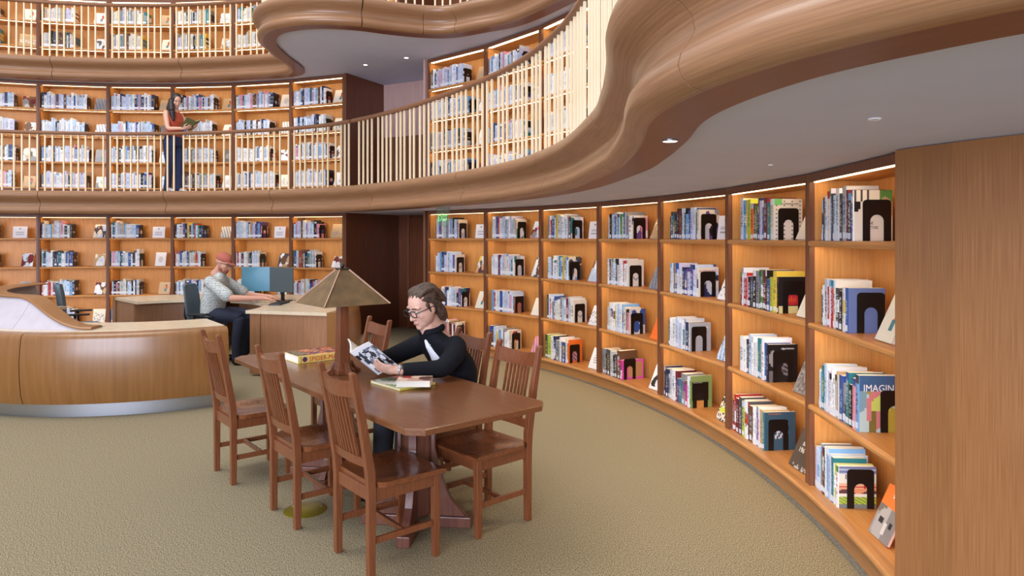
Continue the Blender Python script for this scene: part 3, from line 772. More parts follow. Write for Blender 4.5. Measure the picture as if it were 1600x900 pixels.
def sign_card(b, x, z, label, w=.205, h=.19):
    o = thing('sign_card', label, 'sign', b.M @ Vector((x, .06, z+.0009)), b.th-PI/2, 'white notice cards on the top shelves')
    M = Matrix.Translation((0, 0, .0008)) @ Matrix.Rotation(-.12, 4, 'X')
    MB().bbox(-w/2, w/2, 0, .003, 0.001, h, M).obj('card', card_white, o)
    MB().bbox(-w/2, w/2, -.004, .034, 0, .002).obj('foot', card_white, o)
    mb = MB()
    mb.bbox(-.012, .008, -.0008, 0, h*.76, h*.86, M)
    for k, q in enumerate((.5, .43, .3, .26)): mb.bbox(-w*.3, w*(.3-.05*(k % 2)), -.0008, 0, h*q, h*q+.004, M)
    mb.obj('printed_lines', GREY_I, o)
    return o

RANDART = ['p%d' % k for k in range(40)]
FACEOUT = {(0, 0): ('orange', 'face'), (0, 2): ('off-white', 'figure'), (1, 0): ('dark grey', 'stones'), (1, 1): ('grey', 'rock'), (1, 2): ('off-white', None), (1, 3): ('off-white', None),
           (2, 0): ('off-white', 'crowd'), (2, 1): ('pale blue', 'stripes'), (2, 2): ('white', 'lines'), (3, 0): ('white', 'blot'), (3, 1): ('orange', None), (3, 2): ('grey', 'stripes'), (3, 3): ('off-white', 'patches'),
           (4, 0): ('white', 'drop'), (4, 1): ('white', 'lines'), (4, 2): ('pink', 'patches'), (5, 0): ('pink', 'stripes'), (5, 1): ('off-white', None), (5, 2): ('dark green', 'patches'), (5, 3): ('pink', 'patches'),
           (6, 2): ('yellow', 'flowers'), (6, 1): ('off-white', 'figure')}
def face_art(kind, name, r):
    base = LPAL[name]
    if kind is None: return None
    if kind == 'face':   # a grey printed portrait under an orange head
        def f(s, t):
            if t > .62: return C(232, 122, 52)
            q = ((s-.55)/.5)**2+((t-.22)/.40)**2
            if q > 1: return C(120, 110, 106) if t > .45 else C(150, 148, 148)
            if abs(t-.34) < .04 and (abs(s-.35) < .1 or abs(s-.78) < .1): return C(50, 48, 50)
            if abs(s-.56) < .05 and .12 < t < .34: return C(214, 210, 208)
            return C(176, 172, 170) if s < .6 else C(136, 132, 132)
        return f
    if kind == 'figure': return lambda s, t: C(70, 130, 140) if abs(s-.6) < .1 and .2 < t < .42 else C(206, 92, 60) if abs(s-.66) < .1 and .42 < t < .66 else C(60, 50, 46) if (s-.66)**2+(t-.7)**2 < .006 else base
    if kind == 'crowd': return lambda s, t: C(206, 214, 70) if .1 < s < .8 and .28 < t < .45 else (C(60, 56, 52) if r.random() < .38 else C(226, 214, 196))
    if kind == 'stripes': return lambda s, t: mixc(base, C(60, 90, 130), .7) if int(s*11+t*5) % 3 == 0 else base
    if kind == 'lines': return lambda s, t: C(140, 140, 146) if r.random() < .22 and .1 < t < .7 else base
    if kind == 'blot': return lambda s, t: C(40, 38, 38) if abs(s-.45+.2*math.sin(t*6)) < .17 and .12 < t < .7 else base
    if kind == 'drop': return lambda s, t: C(170, 160, 150) if ((s-.5)/.2)**2+((t-.5)/.24)**2 < 1 and int(t*18) % 2 else base
    if kind == 'rock': return lambda s, t: mixc(C(90, 86, 86), C(170, 160, 154), r.random()) if t < .8 else C(120, 100, 96)
    if kind == 'stones': return lambda s, t: C(84, 72, 62) if t > .12 or r.random() < .7 else C(180, 176, 170)
    return art_noise(base, [jitter(LPAL[r.choice(['tan', 'brown', 'off-white', 'grey', 'dark grey', 'maroon', 'pale blue', 'white'])], r) for _ in range(6)], r, 16)

individual = 0
for n in range(7):
    b = BAYS['R1', n]; wi = b.W/2-.0275
    for s in (3, 2, 1, 0):
        z = HEIGHTS[1][s]+.0004; p0, p1, spec = ROWS[n, s]; r = random.Random(100*n+s)
        x0 = max(-wi+.012, local_x(b, p0)); x1 = max(x0+.3, min(local_x(b, p1), wi-.30))
        pal = PALS.get((n, s)); x = x0; k = 0; books = []
        cnt = len(pal) if pal else max(9, int((x1-x0)/.031))
        ts = [r.choice([.012, .018, .024, .028, .036, .042])*r.uniform(.9, 1.1) for _ in range(cnt)]
        f = (x1-x0)/sum(ts)
        hs_ = r.uniform(.235, .262)
        for i in range(cnt):
            nm = pal[i] if pal else (rng.choice(MIX))
            t = ts[i]*f; last = None; h = max(.195, min(.30, hs_+r.uniform(-.035, .035))); d = r.uniform(.165, .205)
            if r.random() < .25: h = hs_+.03; d += .015
            if i == cnt-1:
                nm = spec[0]; h = spec[2]; d = spec[3]; last = {'art': arts(spec[1]), 'text': spec[4]}
                if len(spec) > 5: LPAL[nm+' '] = spec[5]
                t = max(t, .016)
            if n == 0 and s == 3 and i == 6: last = {'spine': ('LOVING', .036, BLACK_I)}; nm = 'pale blue'; t = max(t, .036); h = .25
            if n == 1 and s == 3 and i == 0: h = .305; d = .24; last = {'art': (lambda q, v: C(206, 100, 70) if (v > .82 and v < .92 and .15 < q < .85) else C(200, 196, 150) if v > .7 else C(120, 150, 120))}
            if n == 0 and s == 2 and i == cnt-1: last['art'] = lambda q, v: C(98, 114, 158)
            if n == 0 and s == 0 and i == cnt-5: last = {'text': [('SKY SONGS', .03, .03, .20, GREY_I, .12)]}; h = .255; nm = 'pale blue'; d = .2
            if n == 2 and s == 1 and i == cnt-1: last['art'] = lambda q, v: C(164, 168, 172)
            if last and not last.get('art'): last = dict(last); last.setdefault('art', None)
            if individual < 296 and n < 5 or (i == cnt-1 and individual < 300):
                shelf_book(b, n, s, x, t-(.0022 if last else .0006), d, h, nm, i, random.Random(n*1000+s*100+i), last, z); individual += 1
            else:
                stuff_book(b.M @ Matrix.Translation((x, .03, z)), t-.0008, d, h, nm, r, i == cnt-1)
            x += t
        by = {0: .075, 1: .06}.get(n, .05)
        if (n, s) == (0, 1): by = .135
        bookend(b, x+.0006, by, HEIGHTS[1][s], 'black arched steel bookend on the %s, %s' % (SHELF[1][s], R1NAME[n]))
        if s == 3 and n in (2, 4, 6):
            sign_card(b, wi-.12, HEIGHTS[1][s], 'white printed notice card on the top shelf, %s' % R1NAME[n])
        elif (n, s) in FACEOUT:
            nm, kind = FACEOUT[n, s]; w, h = r.uniform(.155, .185), r.uniform(.225, .26)
            tx = None
            if (n, s) == (1, 0): tx = [('b', .05, -.03, .19, WHITE_I, None), ('an', .05, -.03, .15, WHITE_I, None), ('196', .045, -.05, .105, WHITE_I, None)]; w, h = .19, .25
            if (n, s) == (0, 0): tx = [('WOR', .03, -.02, .205, WHITE_I, None)]; w, h = .19, .26
            xx = wi-w/2-.05
            if n == 0: xx = local_x(b, {0: 1358, 2: 1368}[s], .06)+w/2
            elif n == 1: xx = min(xx, local_x(b, {0: 1233, 1: 1239, 2: 1245, 3: 1249}[s], .06)+w/2)
            xx = min(xx, wi-w/2-.02)
            display_book(b, xx, HEIGHTS[1][s]+.0008, w, h, nm, face_art(kind, nm, r), '%s book shown face-out on the %s, %s' % (nm, SHELF[1][s], R1NAME[n]), 0, .42, tx)

# the further rows: each book stands in its place in one shared object
def far_row(run, n, s, frac, pal, r, face=True, card=False, end=True):
    b = BAYS[run, n]; st = b.storey; wi = b.W/2-.0275; z = HEIGHTS[st][s]+.0004; x = -wi+.012; x1 = -wi+2*wi*frac; hs_ = r.uniform(.225, .255)
    while x < x1:
        t = r.choice([.014, .02, .024, .03, .036, .044]); h = max(.19, min(.29, hs_+r.uniform(-.03, .03)+(r.random() < .12)*.035))
        lastone = x+t >= x1
        stuff_book(b.M @ Matrix.Translation((x, .03, z)), t-.0008, r.uniform(.16, .2), h, r.choice(pal), r, lastone); x += t
    side = SHELF[st][s]
    if end: bookend(b, x+.0006, .05, HEIGHTS[st][s], 'black steel bookend on the %s, bookcase %s' % (side, b.where.replace(', ', ' ')))
    if card: sign_card(b, x+.0+.32 if x+.45 < wi else wi-.11, HEIGHTS[st][s], 'white notice card on the %s, bookcase %s' % (side, b.where.replace(', ', ' ')))
    elif face:
        nm = r.choice(['off-white', 'tan', 'white', 'pale blue', 'grey', 'off-white', 'off-white', 'tan', 'dark grey']); w, h = r.uniform(.16, .2), r.uniform(.2, .25)
        kind = r.choice(['patches', 'lines', 'figure', 'drop', 'patches', 'stripes'])
        tx = None
        if (run, n, s) == ('L3', 5, 1): nm, kind, w, tx = 'tan', None, .24, [('KiNdZ', .11, -.115, .05, WHITE_I, .22)]
        display_book(b, wi-w/2-(r.uniform(.01, .035) if run != 'L1' else r.uniform(.03, .12)), HEIGHTS[st][s]+.0008, w, h, nm, face_art(kind, nm, r), '%s book shown face-out on %s, %s' % (nm, side, b.where), r.uniform(-.1, .25), .42, tx)
for n in range(7):
    r = random.Random(500+n)
    for s in (3, 2, 1, 0):
        far_row('L1', n, s, r.uniform(.42, .5), MIX, r, True, s == 3 and n in (1, 3, 5))
    for s in (3, 2, 1, 0):
        far_row('L2', n, s, r.uniform(.60, .7), COOL, r)
    for s in (2, 1, 0):
        far_row('L3', n, s, r.uniform(.48, .6), WARM, r, end=False)
    if ('R2', n) in BAYS:
        for s in (3, 2, 1, 0): far_row('R2', n, s, r.uniform(.55, .7), COOL+['teal', 'sky blue'], r, end=n > 3)
for s in (2, 1, 0):
    for key in (('L3', 7), ('R3', 6), ('R3', 5)): far_row(*key, s, .6, WARM, random.Random(s+key[1]), False, end=False)
o = STUFF.obj('shelved_books', book_cover, None, colours=True)
tag(o, 'rows of books on the far lit shelves of all three storeys', 'books', kind='stuff')
# ------------------------------------------------------------------ round service desk in three pieces
DC = Vector((-4.05, 8.25))
def dp(deg, r): a = math.radians(deg); return Vector((DC.x+r*math.cos(a), DC.y+r*math.sin(a)))
def ring_path(a0, a1, r, n=48): return [dp(a0+(a1-a0)*k/n, r) for k in range(n+1)]
def ring_sweep(name, a0, a1, prof, mats, parent, n=48, mis=None, smooth=True):
    """profile points are (radius, height)"""
    path = ring_path(a0, a1, 2.0, n)
    outward = 1 if a1 > a0 else -1
    pr = [((r-2.0)*outward, z) for r, z in prof]
    return sweep(name, path, pr, mats, mis, kind=None, parent=parent, smooth=smooth)[0]
def desk_piece(label, a0, a1, rin, seams=(), foot=True, front=True):
    t = thing('service_desk', label, 'desk', (0, 0, 0), 0, 'curved pieces of the round service desk')
    prof = [(2.115, .115), (2.165, .125), (2.190, .20), (2.205, .35), (2.208, .50), (2.200, .62), (2.192, .67), (2.190, .70), (2.180, .728), (2.158, .744), (2.13, .748), (2.06, .748), (2.06, .115)]
    cuts = [a0]+list(seams)+[a1]
    for p, q in zip(cuts[:-1], cuts[1:]):
        ring_sweep('front_panel', p+.06, q-.06, prof, desk_wood, t)
    ring_sweep('toe_kick', a0+.5, a1-.5, [(2.10, 0), (2.10, .1145), (2.03, .1145), (2.03, 0)], steel, t)
    ring_sweep('desk_top', a0, a1, [(2.0595, .715), (2.0595, .752), (rin, .752), (rin, .715)], desk_top, t, smooth=False)
    ring_sweep('inner_panel', a0+.4, a1-.4, [(rin+.18, .03), (rin+.18, .714), (rin+.16, .714), (rin+.16, .03)], desk_end, t, smooth=False)
    return t
tl_ = desk_piece('long curved wooden front piece of the service desk with stainless steel toe kick', -188, -51, 1.40, (-142, -96.5))
# rounded wooden end cap of the front piece
def end_panel(t, deg, r0, r1, th, m, z0=.02, z1=.7145):
    a = math.radians(deg); u = Vector((math.cos(a), math.sin(a))); v = Vector((-u.y, u.x))*th
    p = DC+u*r0; q = DC+u*r1
    MB().prism([tuple(p), tuple(q), tuple(q+v), tuple(p+v)], z0, z1).obj('end_panel', m, t)
end_panel(tl_, -51.5, 1.44, 2.058, -.03, desk_end)
# the raised counter that sweeps down to the desk top
t = thing('counter_screen', 'raised pale screen with wooden cap sweeping down onto the curved service desk', 'counter', (0, 0, .7525))
def sm(x): x = max(0, min(1, x)); return x*x*(3-2*x)
face = MB(); cap = MB(); fr = []; cr = []
for k in range(61):
    deg = -186+(103*k/60); h = .262*(1-sm((deg+111)/27))+.002; lean = .20*h/.264
    def q(r, z): p = dp(deg, r); return (p.x, p.y, z)
    fr.append([q(1.97, 0), q(1.97-lean*.55, h*.5), q(1.97-lean, h), q(1.95-lean, h), q(1.66, 0)])
    e = .006
    cr.append([q(1.972-lean+.012, h+.0015), q(1.972-lean+.016, h+.012), q(1.97-lean+.006, h+.024), q(1.66+.15*(1-h/.264), h+.024), q(1.58+.18*(1-h/.264), h+.012), q(1.58+.18*(1-h/.264), h+.0015)])
kk = 47; gp = [tuple(Vector(a).lerp(Vector(b), .06)) for a, b in zip(fr[kk], fr[kk+1])]
face.loft(fr[:kk+1]); face.obj('screen_face', riser_face, t, auto=.7); MB().loft([gp]+fr[kk+1:]).obj('screen_face', riser_face, t, auto=.7); cap.loft(cr); cap.obj('cap', desk_edge, t, auto=.7)
desk_piece('curved wooden service desk piece carrying the two monitors', -15, 72, 1.03)
end_panel(bpy.data.objects['service_desk.001'], -14.5, 1.07, 2.058, .035, desk_end)
desk_piece('low curved desk piece behind the seated clerk with a pale end', 88, 136, 1.15)
end_panel(bpy.data.objects['service_desk.002'], 135.5, 1.35, 2.1, -.03, desk_end)

# ------------------------------------------------------------------ monitors, keyboard
def monitor(label, loc, rz, back=True, scr=None):
    t = thing('monitor', label, 'monitor', loc, rz, 'monitors on the service desk')
    MB().bbox(-.20, .20, -.012, .012, .115, .44).obj('screen', scr, t, bevel=.004)
    MB().bbox(-.194, .194, -.0145, -.0122, .125, .433).obj('panel', scr, t)
    MB().bbox(-.10, .10, .0122, .03, .2, .4).obj('rear_housing', black_plastic, t, bevel=.006)
    MB().bbox(-.025, .025, .013, .03, .01, .2).obj('stand', black_plastic, t)
    MB().bbox(-.12, .12, -.07, .08, 0, .012).obj('foot', black_plastic, t, bevel=.003)
    return t
DZ = .7528
scr1 = mat('screen_teal', C(70, 110, 128), .25, 0, C(90, 140, 165), .35); scr2 = mat('screen_grey', C(70, 78, 80), .3, 0, C(80, 92, 96), .12)
monitor('monitor with a blue-grey screen, beside the man in the cap', (-3.42, 9.30, DZ), .0, True, scr1)
monitor('dark grey monitor, the one farther from the man in the cap', (-3.03, 9.13, DZ), -.45, True, scr2)
k = thing('keyboard', 'black keyboard under the hand of the man in the cap', 'keyboard', (-2.92, 8.72, DZ), PI/2)
MB().bbox(-.2, .2, -.07, .07, 0, .016).obj('keyboard_base', black_plastic, k, bevel=.003)
mb = MB()
for i in range(12):
    for j in range(4): mb.bbox(-.19+i*.032, -.164+i*.032, -.058+j*.03, -.033+j*.03, .0162, .021)
mb.obj('keys', mat('key_grey', C(44, 44, 48), .5), k)

# ------------------------------------------------------------------ office chairs
office_blue = noise_mat('office_chair_fabric', C(84, 100, 112), C(98, 116, 128), (1, 1, 1), 60, 3, .8)
def office_chair(label, loc, rz):
    t = thing('office_chair', label, 'chair', loc, rz, 'office chairs at the service desk')
    # local -y is the front
    rings = []
    for z, w, y in ((.56, .17, .21), (.62, .20, .225), (.75, .215, .235), (.88, .205, .25), (.97, .19, .27), (1.00, .15, .275)):
        rings.append([(w*math.cos(a)*(1 if abs(math.cos(a)) > .01 else 1), y+.028*math.sin(a)+.05*(math.cos(a)**2)*-1, z) for a in [2*PI*k/18 for k in range(18)]])
    MB().loft(rings).obj('backrest', office_blue, t, auto=.8)
    seat = [[((.23-c)*math.cos(a), -.0+(.225-c)*math.sin(a), z) for a in [2*PI*k/20 for k in range(20)]] for z, c in ((.44, .03), (.455, 0), (.495, 0), (.51, .03))]
    MB().loft(seat).obj('seat', office_blue, t, auto=.8)
    MB().tube([(0, .18, .43), (0, .27, .46), (0, .285, .60), (0, .275, .72)], .022).obj('back_support', black_plastic, t)
    for s in (-1, 1):
        a = MB().tube([(s*.15, .05, .43), (s*.27, .05, .45), (s*.28, .06, .63)], .014); o = a.obj('armrest', black_plastic, t)
        MB().bbox(s*.28-.035, s*.28+.035, -.10, .14, .632, .655).obj('arm_pad', black_plastic, o, bevel=.008)
    MB().lathe([(.028, .10), (.028, .30), (.018, .30), (.018, .438)], 12).obj('gas_post', black_plastic, t)
    mb = MB().lathe([(.05, .07), (.05, .11)], 10)
    for k in range(5):
        a = 2*PI*k/5+.3; mb.bar((0, 0, .09), (.28*math.cos(a), .28*math.sin(a), .07), .045, .03, w2=.03, d2=.02)
    mb.obj('star_base', black_plastic, t)
    for k in range(5):
        a = 2*PI*k/5+.3
        MB().lathe([(.024, -.02), (.028, -.015), (.028, .015), (.024, .02)], 12, Matrix.Translation((.28*math.cos(a), .28*math.sin(a), .0285)) @ Matrix.Rotation(a, 4, 'Z') @ Matrix.Rotation(PI/2, 4, 'X')).obj('caster', black_plastic, t)
    return t
CLERK = Vector((-3.78, 8.78))
office_chair('blue-grey office chair that the man in the cap sits on', (CLERK.x-.06, CLERK.y, 0), PI/2+.03)
office_chair('empty blue-grey office chair behind the raised counter screen', (-5.42, 8.75, 0), PI/2+.5)

# ------------------------------------------------------------------ reading table
K1 = Vector((-.432, 3.02)); U = Vector((-.634, .773)).normalized(); V = Vector((U.y, -U.x))
def T(u, v, z=0): p = K1+U*u+V*v; return Vector((p.x, p.y, z))
TL, TW = 2.45, .82; RZ = math.atan2(U.y, U.x)     # table frame: local x along U, local y along -V
tb = thing('reading_table', 'long brown wooden reading table with clipped corners and two pedestals', 'table', (K1.x, K1.y, 0), RZ)
def top_poly(g, c=.065): return [(c-g*.4-g, -g*-1*0-0+(-0)) for _ in ()]
def oct_poly(g, c):      # local coordinates: x = u, y = -v
    a0, a1, b0, b1 = g, TL-g, -TW+g, -g
    return [(a0+c, b0), (a1-c, b0), (a1, b0+c), (a1, b1-c), (a1-c, b1), (a0+c, b1), (a0, b1-c), (a0, b0+c)]
mb = MB(); rings = []
for g, c, z in ((.012, .065, .716), (0, .065, .720), (0, .065, .744), (.004, .065, .750)):
    rings.append([(x, y, z) for x, y in oct_poly(g, c)])
mb.loft(rings[::1]); mb.obj('table_top', table_wood, tb)
PV = -.46
MB().bbox(.935, TL-.935, PV-.03, PV+.03, .655, .7155).obj('centre_beam', table_leg_wood, tb)
for cu in (.715, TL-.715):
    ped = MB().bbox(cu-.06, cu+.06, PV-.06, PV+.06, .062, .650).obj('pedestal', table_leg_wood, tb, bevel=.004)
    for k in range(4):
        a = PI/4+k*PI/2; ca, sa = math.cos(a), math.sin(a)
        M = Matrix.Translation((cu, PV, 0)) @ Matrix.Rotation(a, 4, 'Z')
        # a flat shaped bracket: narrow under the top, flaring down onto its foot
        n = 8; outer = [(.115, .650), (.104, .55), (.104, .44), (.128, .35), (.152, .25), (.19, .16), (.245, .095), (.27, .062)]
        poly = [(.0862, .650)]+outer+[(.0862, .062)]
        vs = [(x, y, z) for y in (-.02, .02) for x, z in poly]; m = len(poly)
        fs = [tuple(range(m)), tuple(range(2*m-1, m-1, -1))]+[(i, m+i, m+(i+1) % m, (i+1) % m) for i in range(m)]
        MB().add(vs, fs, 0, M).obj('bracket', table_leg_wood, tb)
        MB().prism([(.0862, -.036), (.31, -.036), (.31, .036), (.0862, .036)], 0, .060, M).obj('foot', table_leg_wood, tb, bevel=.006)
    MB().bbox(cu-.20, cu+.20, PV-.20, PV+.20, .652, .7155).obj('cleat', table_leg_wood, tb, bevel=.006)

# ------------------------------------------------------------------ slat-back chairs
def slat_chair():
    t = thing('dining_chair', None, 'chair', (0, 0, 0), 0, 'slat-back wooden chairs around the reading table')
    w, d, sh = .385, .395, .445     # over the legs; local -y is the front, +y the back
    x = w/2-.018
    for s in (-1, 1):
        # rear post: straight leg, then raked back
        pts = [(s*x, d/2-.018, 0, .034, .034), (s*x, d/2-.018, .40, .036, .040), (s*x, d/2-.012, .50, .036, .042), (s*x, d/2+.03, .75, .034, .036), (s*x, d/2+.075, .965, .032, .030), (s*x, d/2+.078, .975, .022, .020)]
        MB().loft([[(px+a*wx/2, py+b*wy/2, pz) for a, b in ((-1, -1), (1, -1), (1, 1), (-1, 1))] for px, py, pz, wx, wy in pts]).obj('rear_leg', chair_wood, t, bevel=.003)
        MB().loft([[(s*x+a*q/2, -d/2+.018+b*q/2, z) for a, b in ((-1, -1), (1, -1), (1, 1), (-1, 1))] for z, q in ((0, .030), (.20, .036), (sh-.026, .036))]).obj('front_leg', chair_wood, t, bevel=.003)
        MB().bbox(s*x-.010, s*x+.010, -d/2+.037, d/2-.039, .355, sh-.027).obj('side_apron', chair_wood, t, bevel=.002)
        MB().bbox(s*x-.009, s*x+.009, -d/2+.0365, d/2-.0355, .155, .185).obj('side_stretcher', chair_wood, t, bevel=.002)
    MB().bbox(-x+.0185, x-.0185, -d/2+.010, -d/2+.030, .355, sh-.027).obj('front_apron', chair_wood, t, bevel=.002)
    MB().bbox(-x+.0185, x-.0185, d/2-.030, d/2-.010, .355, sh-.027).obj('back_apron', chair_wood, t, bevel=.002)
    MB().bbox(-x+.0095, x-.0095, -.015, .005, .158, .182).obj('cross_stretcher', chair_wood, t, bevel=.002)
    # saddled seat
    n = 16; mb = MB(); g = []
    sw0, sw1 = w/2-.004, w/2+.022
    for j in range(n+1):
        yy = -d/2-.022+(d+.004)*j/n; hw = sw1+(sw0-.038-sw1)*max(0, (j/n-.86)/.14)
        g.append([(hw*(2*i/n-1), yy, sh-.018*math.exp(-((2*i/n-1)/.62)**4)*math.exp(-(((j/n-.45)/.42)**4)) - (.006 if j == 0 else 0)) for i in range(n+1)])
    vs = [p for r in g for p in r]; fs = [(j*(n+1)+i, j*(n+1)+i+1, (j+1)*(n+1)+i+1, (j+1)*(n+1)+i) for j in range(n) for i in range(n)]
    ring = [i for i in range(n+1)]+[j*(n+1)+n for j in range(1, n+1)]+[n*(n+1)+i for i in range(n-1, -1, -1)]+[j*(n+1) for j in range(n-1, 0, -1)]
    k = len(vs)
    for q in ring: vs.append((vs[q][0]*.985, vs[q][1]*.985, sh-.0265))
    for q in range(len(ring)):
        q2 = (q+1) % len(ring); fs.append((ring[q2], ring[q], k+q, k+q2))
    fs.append(tuple(k+q for q in range(len(ring)-1, -1, -1)))
    mb.add(vs, fs); mb.obj('seat', seat_wood, t, auto=.6)
    yb = lambda z: d/2-.012+(z-.5)*.185 if z > .5 else d/2-.014
    def rail(name, z0, z1, bow, th):
        rings = []
        for i in range(9):
            q = i/8*2-1; xx = q*(x-.0165); dy = bow*(1-q*q); c = .010*(1-q*q) if name == 'crest_rail' else 0
            rings.append([(xx, yb(z0)+dy-th/2, z0-(.012*(1-q*q) if name == 'crest_rail' else 0)), (xx, yb(z0)+dy+th/2, z0-(.012*(1-q*q) if name == 'crest_rail' else 0)), (xx, yb(z1)+dy+th/2, z1-c*1.6), (xx, yb(z1)+dy-th/2, z1-c*1.6)])
        MB().loft(rings).obj(name, chair_wood, t, auto=.7)
    rail('crest_rail', .855, .935, .022, .020); rail('lower_rail', .515, .560, .014, .020)
    for i in range(7):
        xx = (i-3)*.0305; q = xx/(x-.0165); b0, b1 = .014*(1-q*q), .022*(1-q*q)
        MB().bar((xx, yb(.55)+b0, .5605), (xx, yb(.85)+b1, .8425), .013, .011, (1, 0, 0)).obj('slat', chair_wood, t)
    return t
ch0 = slat_chair()
def chair_at(uv, face, label, first=False, yaw=0):
    o = ch0 if first else copy_tree(ch0)
    p = T(*uv); o.location = (p.x, p.y, 0)
    d = V*face                      # direction the sitter faces
    o.rotation_euler = (0, 0, math.atan2(d.y, d.x)+PI/2+yaw); o['label'] = label
    return o
# rear leg centres measured on the floor; the chair's own centre lies half a depth further in
chair_at((.50, .15), 1, 'slat-back wooden chair at the near clipped corner of the table, brass plate behind it', True)
chair_at((1.25, .10), 1, 'slat-back wooden chair between the two others on the desk side of the table')
chair_at((2.17, .05), 1, 'slat-back wooden chair on the desk side, at the far end of the table')
chair_at((.532, .785), -1, 'empty slat-back chair facing away from the bookcases, behind the seated reader', yaw=.04)
chair_at((1.17, .915), -1, 'slat-back wooden chair that the reading man sits on')
chair_at((2.18, .745), -1, 'slat-back wooden chair beyond the lamp, at the far end of the table', yaw=-.05)

b = thing('floor_outlet', 'round brass outlet plate set in the carpet under a chair', 'outlet', (-1.21, 4.06, 0))
MB().lathe([(.0, .0), (.122, .0), (.122, .003), (.112, .006), (.0, .0062)], 32).obj('plate', brass, b, auto=.6)
for a in (.6, 2.6, 4.4): MB().lathe([(.006, .0065), (.006, .008), (.003, .009)], 10, Matrix.Translation((.10*math.cos(a), .10*math.sin(a), 0))).obj('screw', steel, b)

# ------------------------------------------------------------------ table lamp
LP = Vector((-1.055, 4.32))
lm = thing('table_lamp', 'wooden mission-style table lamp with a four-sided parchment shade', 'lamp', (LP.x, LP.y, .7505), RZ)
shade_m = noise_mat('parchment', C(82, 60, 30), C(108, 82, 46), (1, 1, 1), 14, 6, .6)
a = .215; z0, z1 = .435, .645; top = .028
mb = MB(); th = .004
out = [(s1*a, s2*a, z0) for s1, s2 in ((-1, -1), (1, -1), (1, 1), (-1, 1))]; outt = [(s1*top, s2*top, z1) for s1, s2 in ((-1, -1), (1, -1), (1, 1), (-1, 1))]
inn = [(s1*(a-.008), s2*(a-.008), z0) for s1, s2 in ((-1, -1), (1, -1), (1, 1), (-1, 1))]; innt = [(s1*(top-.004), s2*(top-.004), z1-.006) for s1, s2 in ((-1, -1), (1, -1), (1, 1), (-1, 1))]
vs = out+outt+innt+inn; fs = []
for i in range(3):
    for k_ in range(4): fs.append((i*4+k_, i*4+(k_+1) % 4, (i+1)*4+(k_+1) % 4, (i+1)*4+k_))
for k_ in range(4): fs.append((12+k_, 12+(k_+1) % 4, (k_+1) % 4, k_))
mb.add(vs, fs); sh = mb.obj('lamp_shade', shade_m, lm)
for s1, s2 in ((-1, -1), (1, -1), (1, 1), (-1, 1)):
    MB().bar((s1*(a+.001), s2*(a+.001), z0+.002), (s1*(top+.002), s2*(top+.002), z1), .008, .006, (s1, -s2, 0)).obj('corner_strip', desk_end, sh)
MB().bbox(-.034, .034, -.034, .034, .6455, .653).obj('cap', black_plastic, lm, bevel=.002)
MB().lathe([(.004, .653), (.010, .657), (.014, .667), (.010, .678), (.003, .683)], 14).obj('finial', black_plastic, lm, auto=.8)
prof = [(.0, .060), (.02, .046), (.05, .038), (.12, .034), (.25, .031), (.47, .028), (.50, .024)]
MB().loft([[(x*r, y*r, z+.02) for x, y in ((-1, -1), (1, -1), (1, 1), (-1, 1))] for z, r in prof]).obj('post', chair_wood, lm, bevel=.003)
MB().bbox(-.012, .012, -.012, .012, .5205, .645).obj('stem', black_plastic, lm)
for k_ in range(4):
    M = Matrix.Rotation(k_*PI/2, 4, 'Z')
    poly = [(.0615, 0), (.115, 0), (.115, .018), (.10, .024), (.085, .035), (.072, .06), (.062, .11), (.0615, .11)]
    poly = [(.0615, 0), (.118, 0), (.118, .018), (.102, .023), (.085, .034), (.0725, .055), (.0625, .075)]
    vs = [(x, y, z) for y in (-.014, .014) for x, z in poly]; m = len(poly)
    fs = [tuple(range(m)), tuple(range(2*m-1, m-1, -1))]+[(i, m+i, m+(i+1) % m, (i+1) % m) for i in range(m)]
    MB().add(vs, fs, 0, M).obj('foot', chair_wood, lm, bevel=.002)
MB().bbox(-.06, .06, -.06, .06, .0, .0195).obj('base', chair_wood, lm, bevel=.003)

# ------------------------------------------------------------------ books on the table
def lying_book(name, label, loc, rz, w, l, th, cover, hard, art=None, yellow=None):
    """lying flat: local x is the spine length, y the width (spine at y = 0), z thickness"""
    t = thing(name, label, 'book', loc, rz)
    mb = MB(); n1, n2 = 16, 12; b = .003
    prof = [(l_, 0) for l_ in ()]
    pr = [(w, 0), (0, 0), (-.002, b), (-.002, th-b), (0, th)]+[(w*k/n2, th) for k in range(1, n2+1)]+[(w, th-b), (b+.001, th-b), (b+.001, b), (w, b)]
    m = len(pr); vs = [(l*i/n1, y, z) for i in range(n1+1) for y, z in pr]; fs = []; cols = []
    for i in range(n1):
        for k in range(m):
            k2 = (k+1) % m; fs.append((i*m+k, (i+1)*m+k, (i+1)*m+k2, i*m+k2))
            cols.append(art((i+.5)/n1, (k-4+.5)/n2) if art and 4 <= k < 4+n2 else (yellow if yellow and k in (1, 2, 3) else cover))
    fs += [tuple(range(m)), tuple(n1*m+k for k in range(m-1, -1, -1))]; cols += [cover, cover]
    mb.add(vs, fs, 0, None, cols); mb.obj('cover', book_cover, t, colours=True)
    MB().bbox(.003, l-.003, b+.0015, w-.004, b+.0003, th-b-.0003).obj('page_block', paper, t)
    return t
r = random.Random(5)
rr = random.Random(8); big_cols = {}
def big_art(s, t):
    key = (int(s*16), int(t*12))
    if key not in big_cols: big_cols[key] = rr.choice([C(196, 60, 44), C(120, 40, 40), C(210, 150, 90), C(70, 64, 66), C(170, 110, 70), C(206, 120, 110), C(60, 70, 100)]) if s > .25 else rr.choice([C(60, 62, 60), C(110, 100, 80), C(150, 130, 90)])
    return big_cols[key]
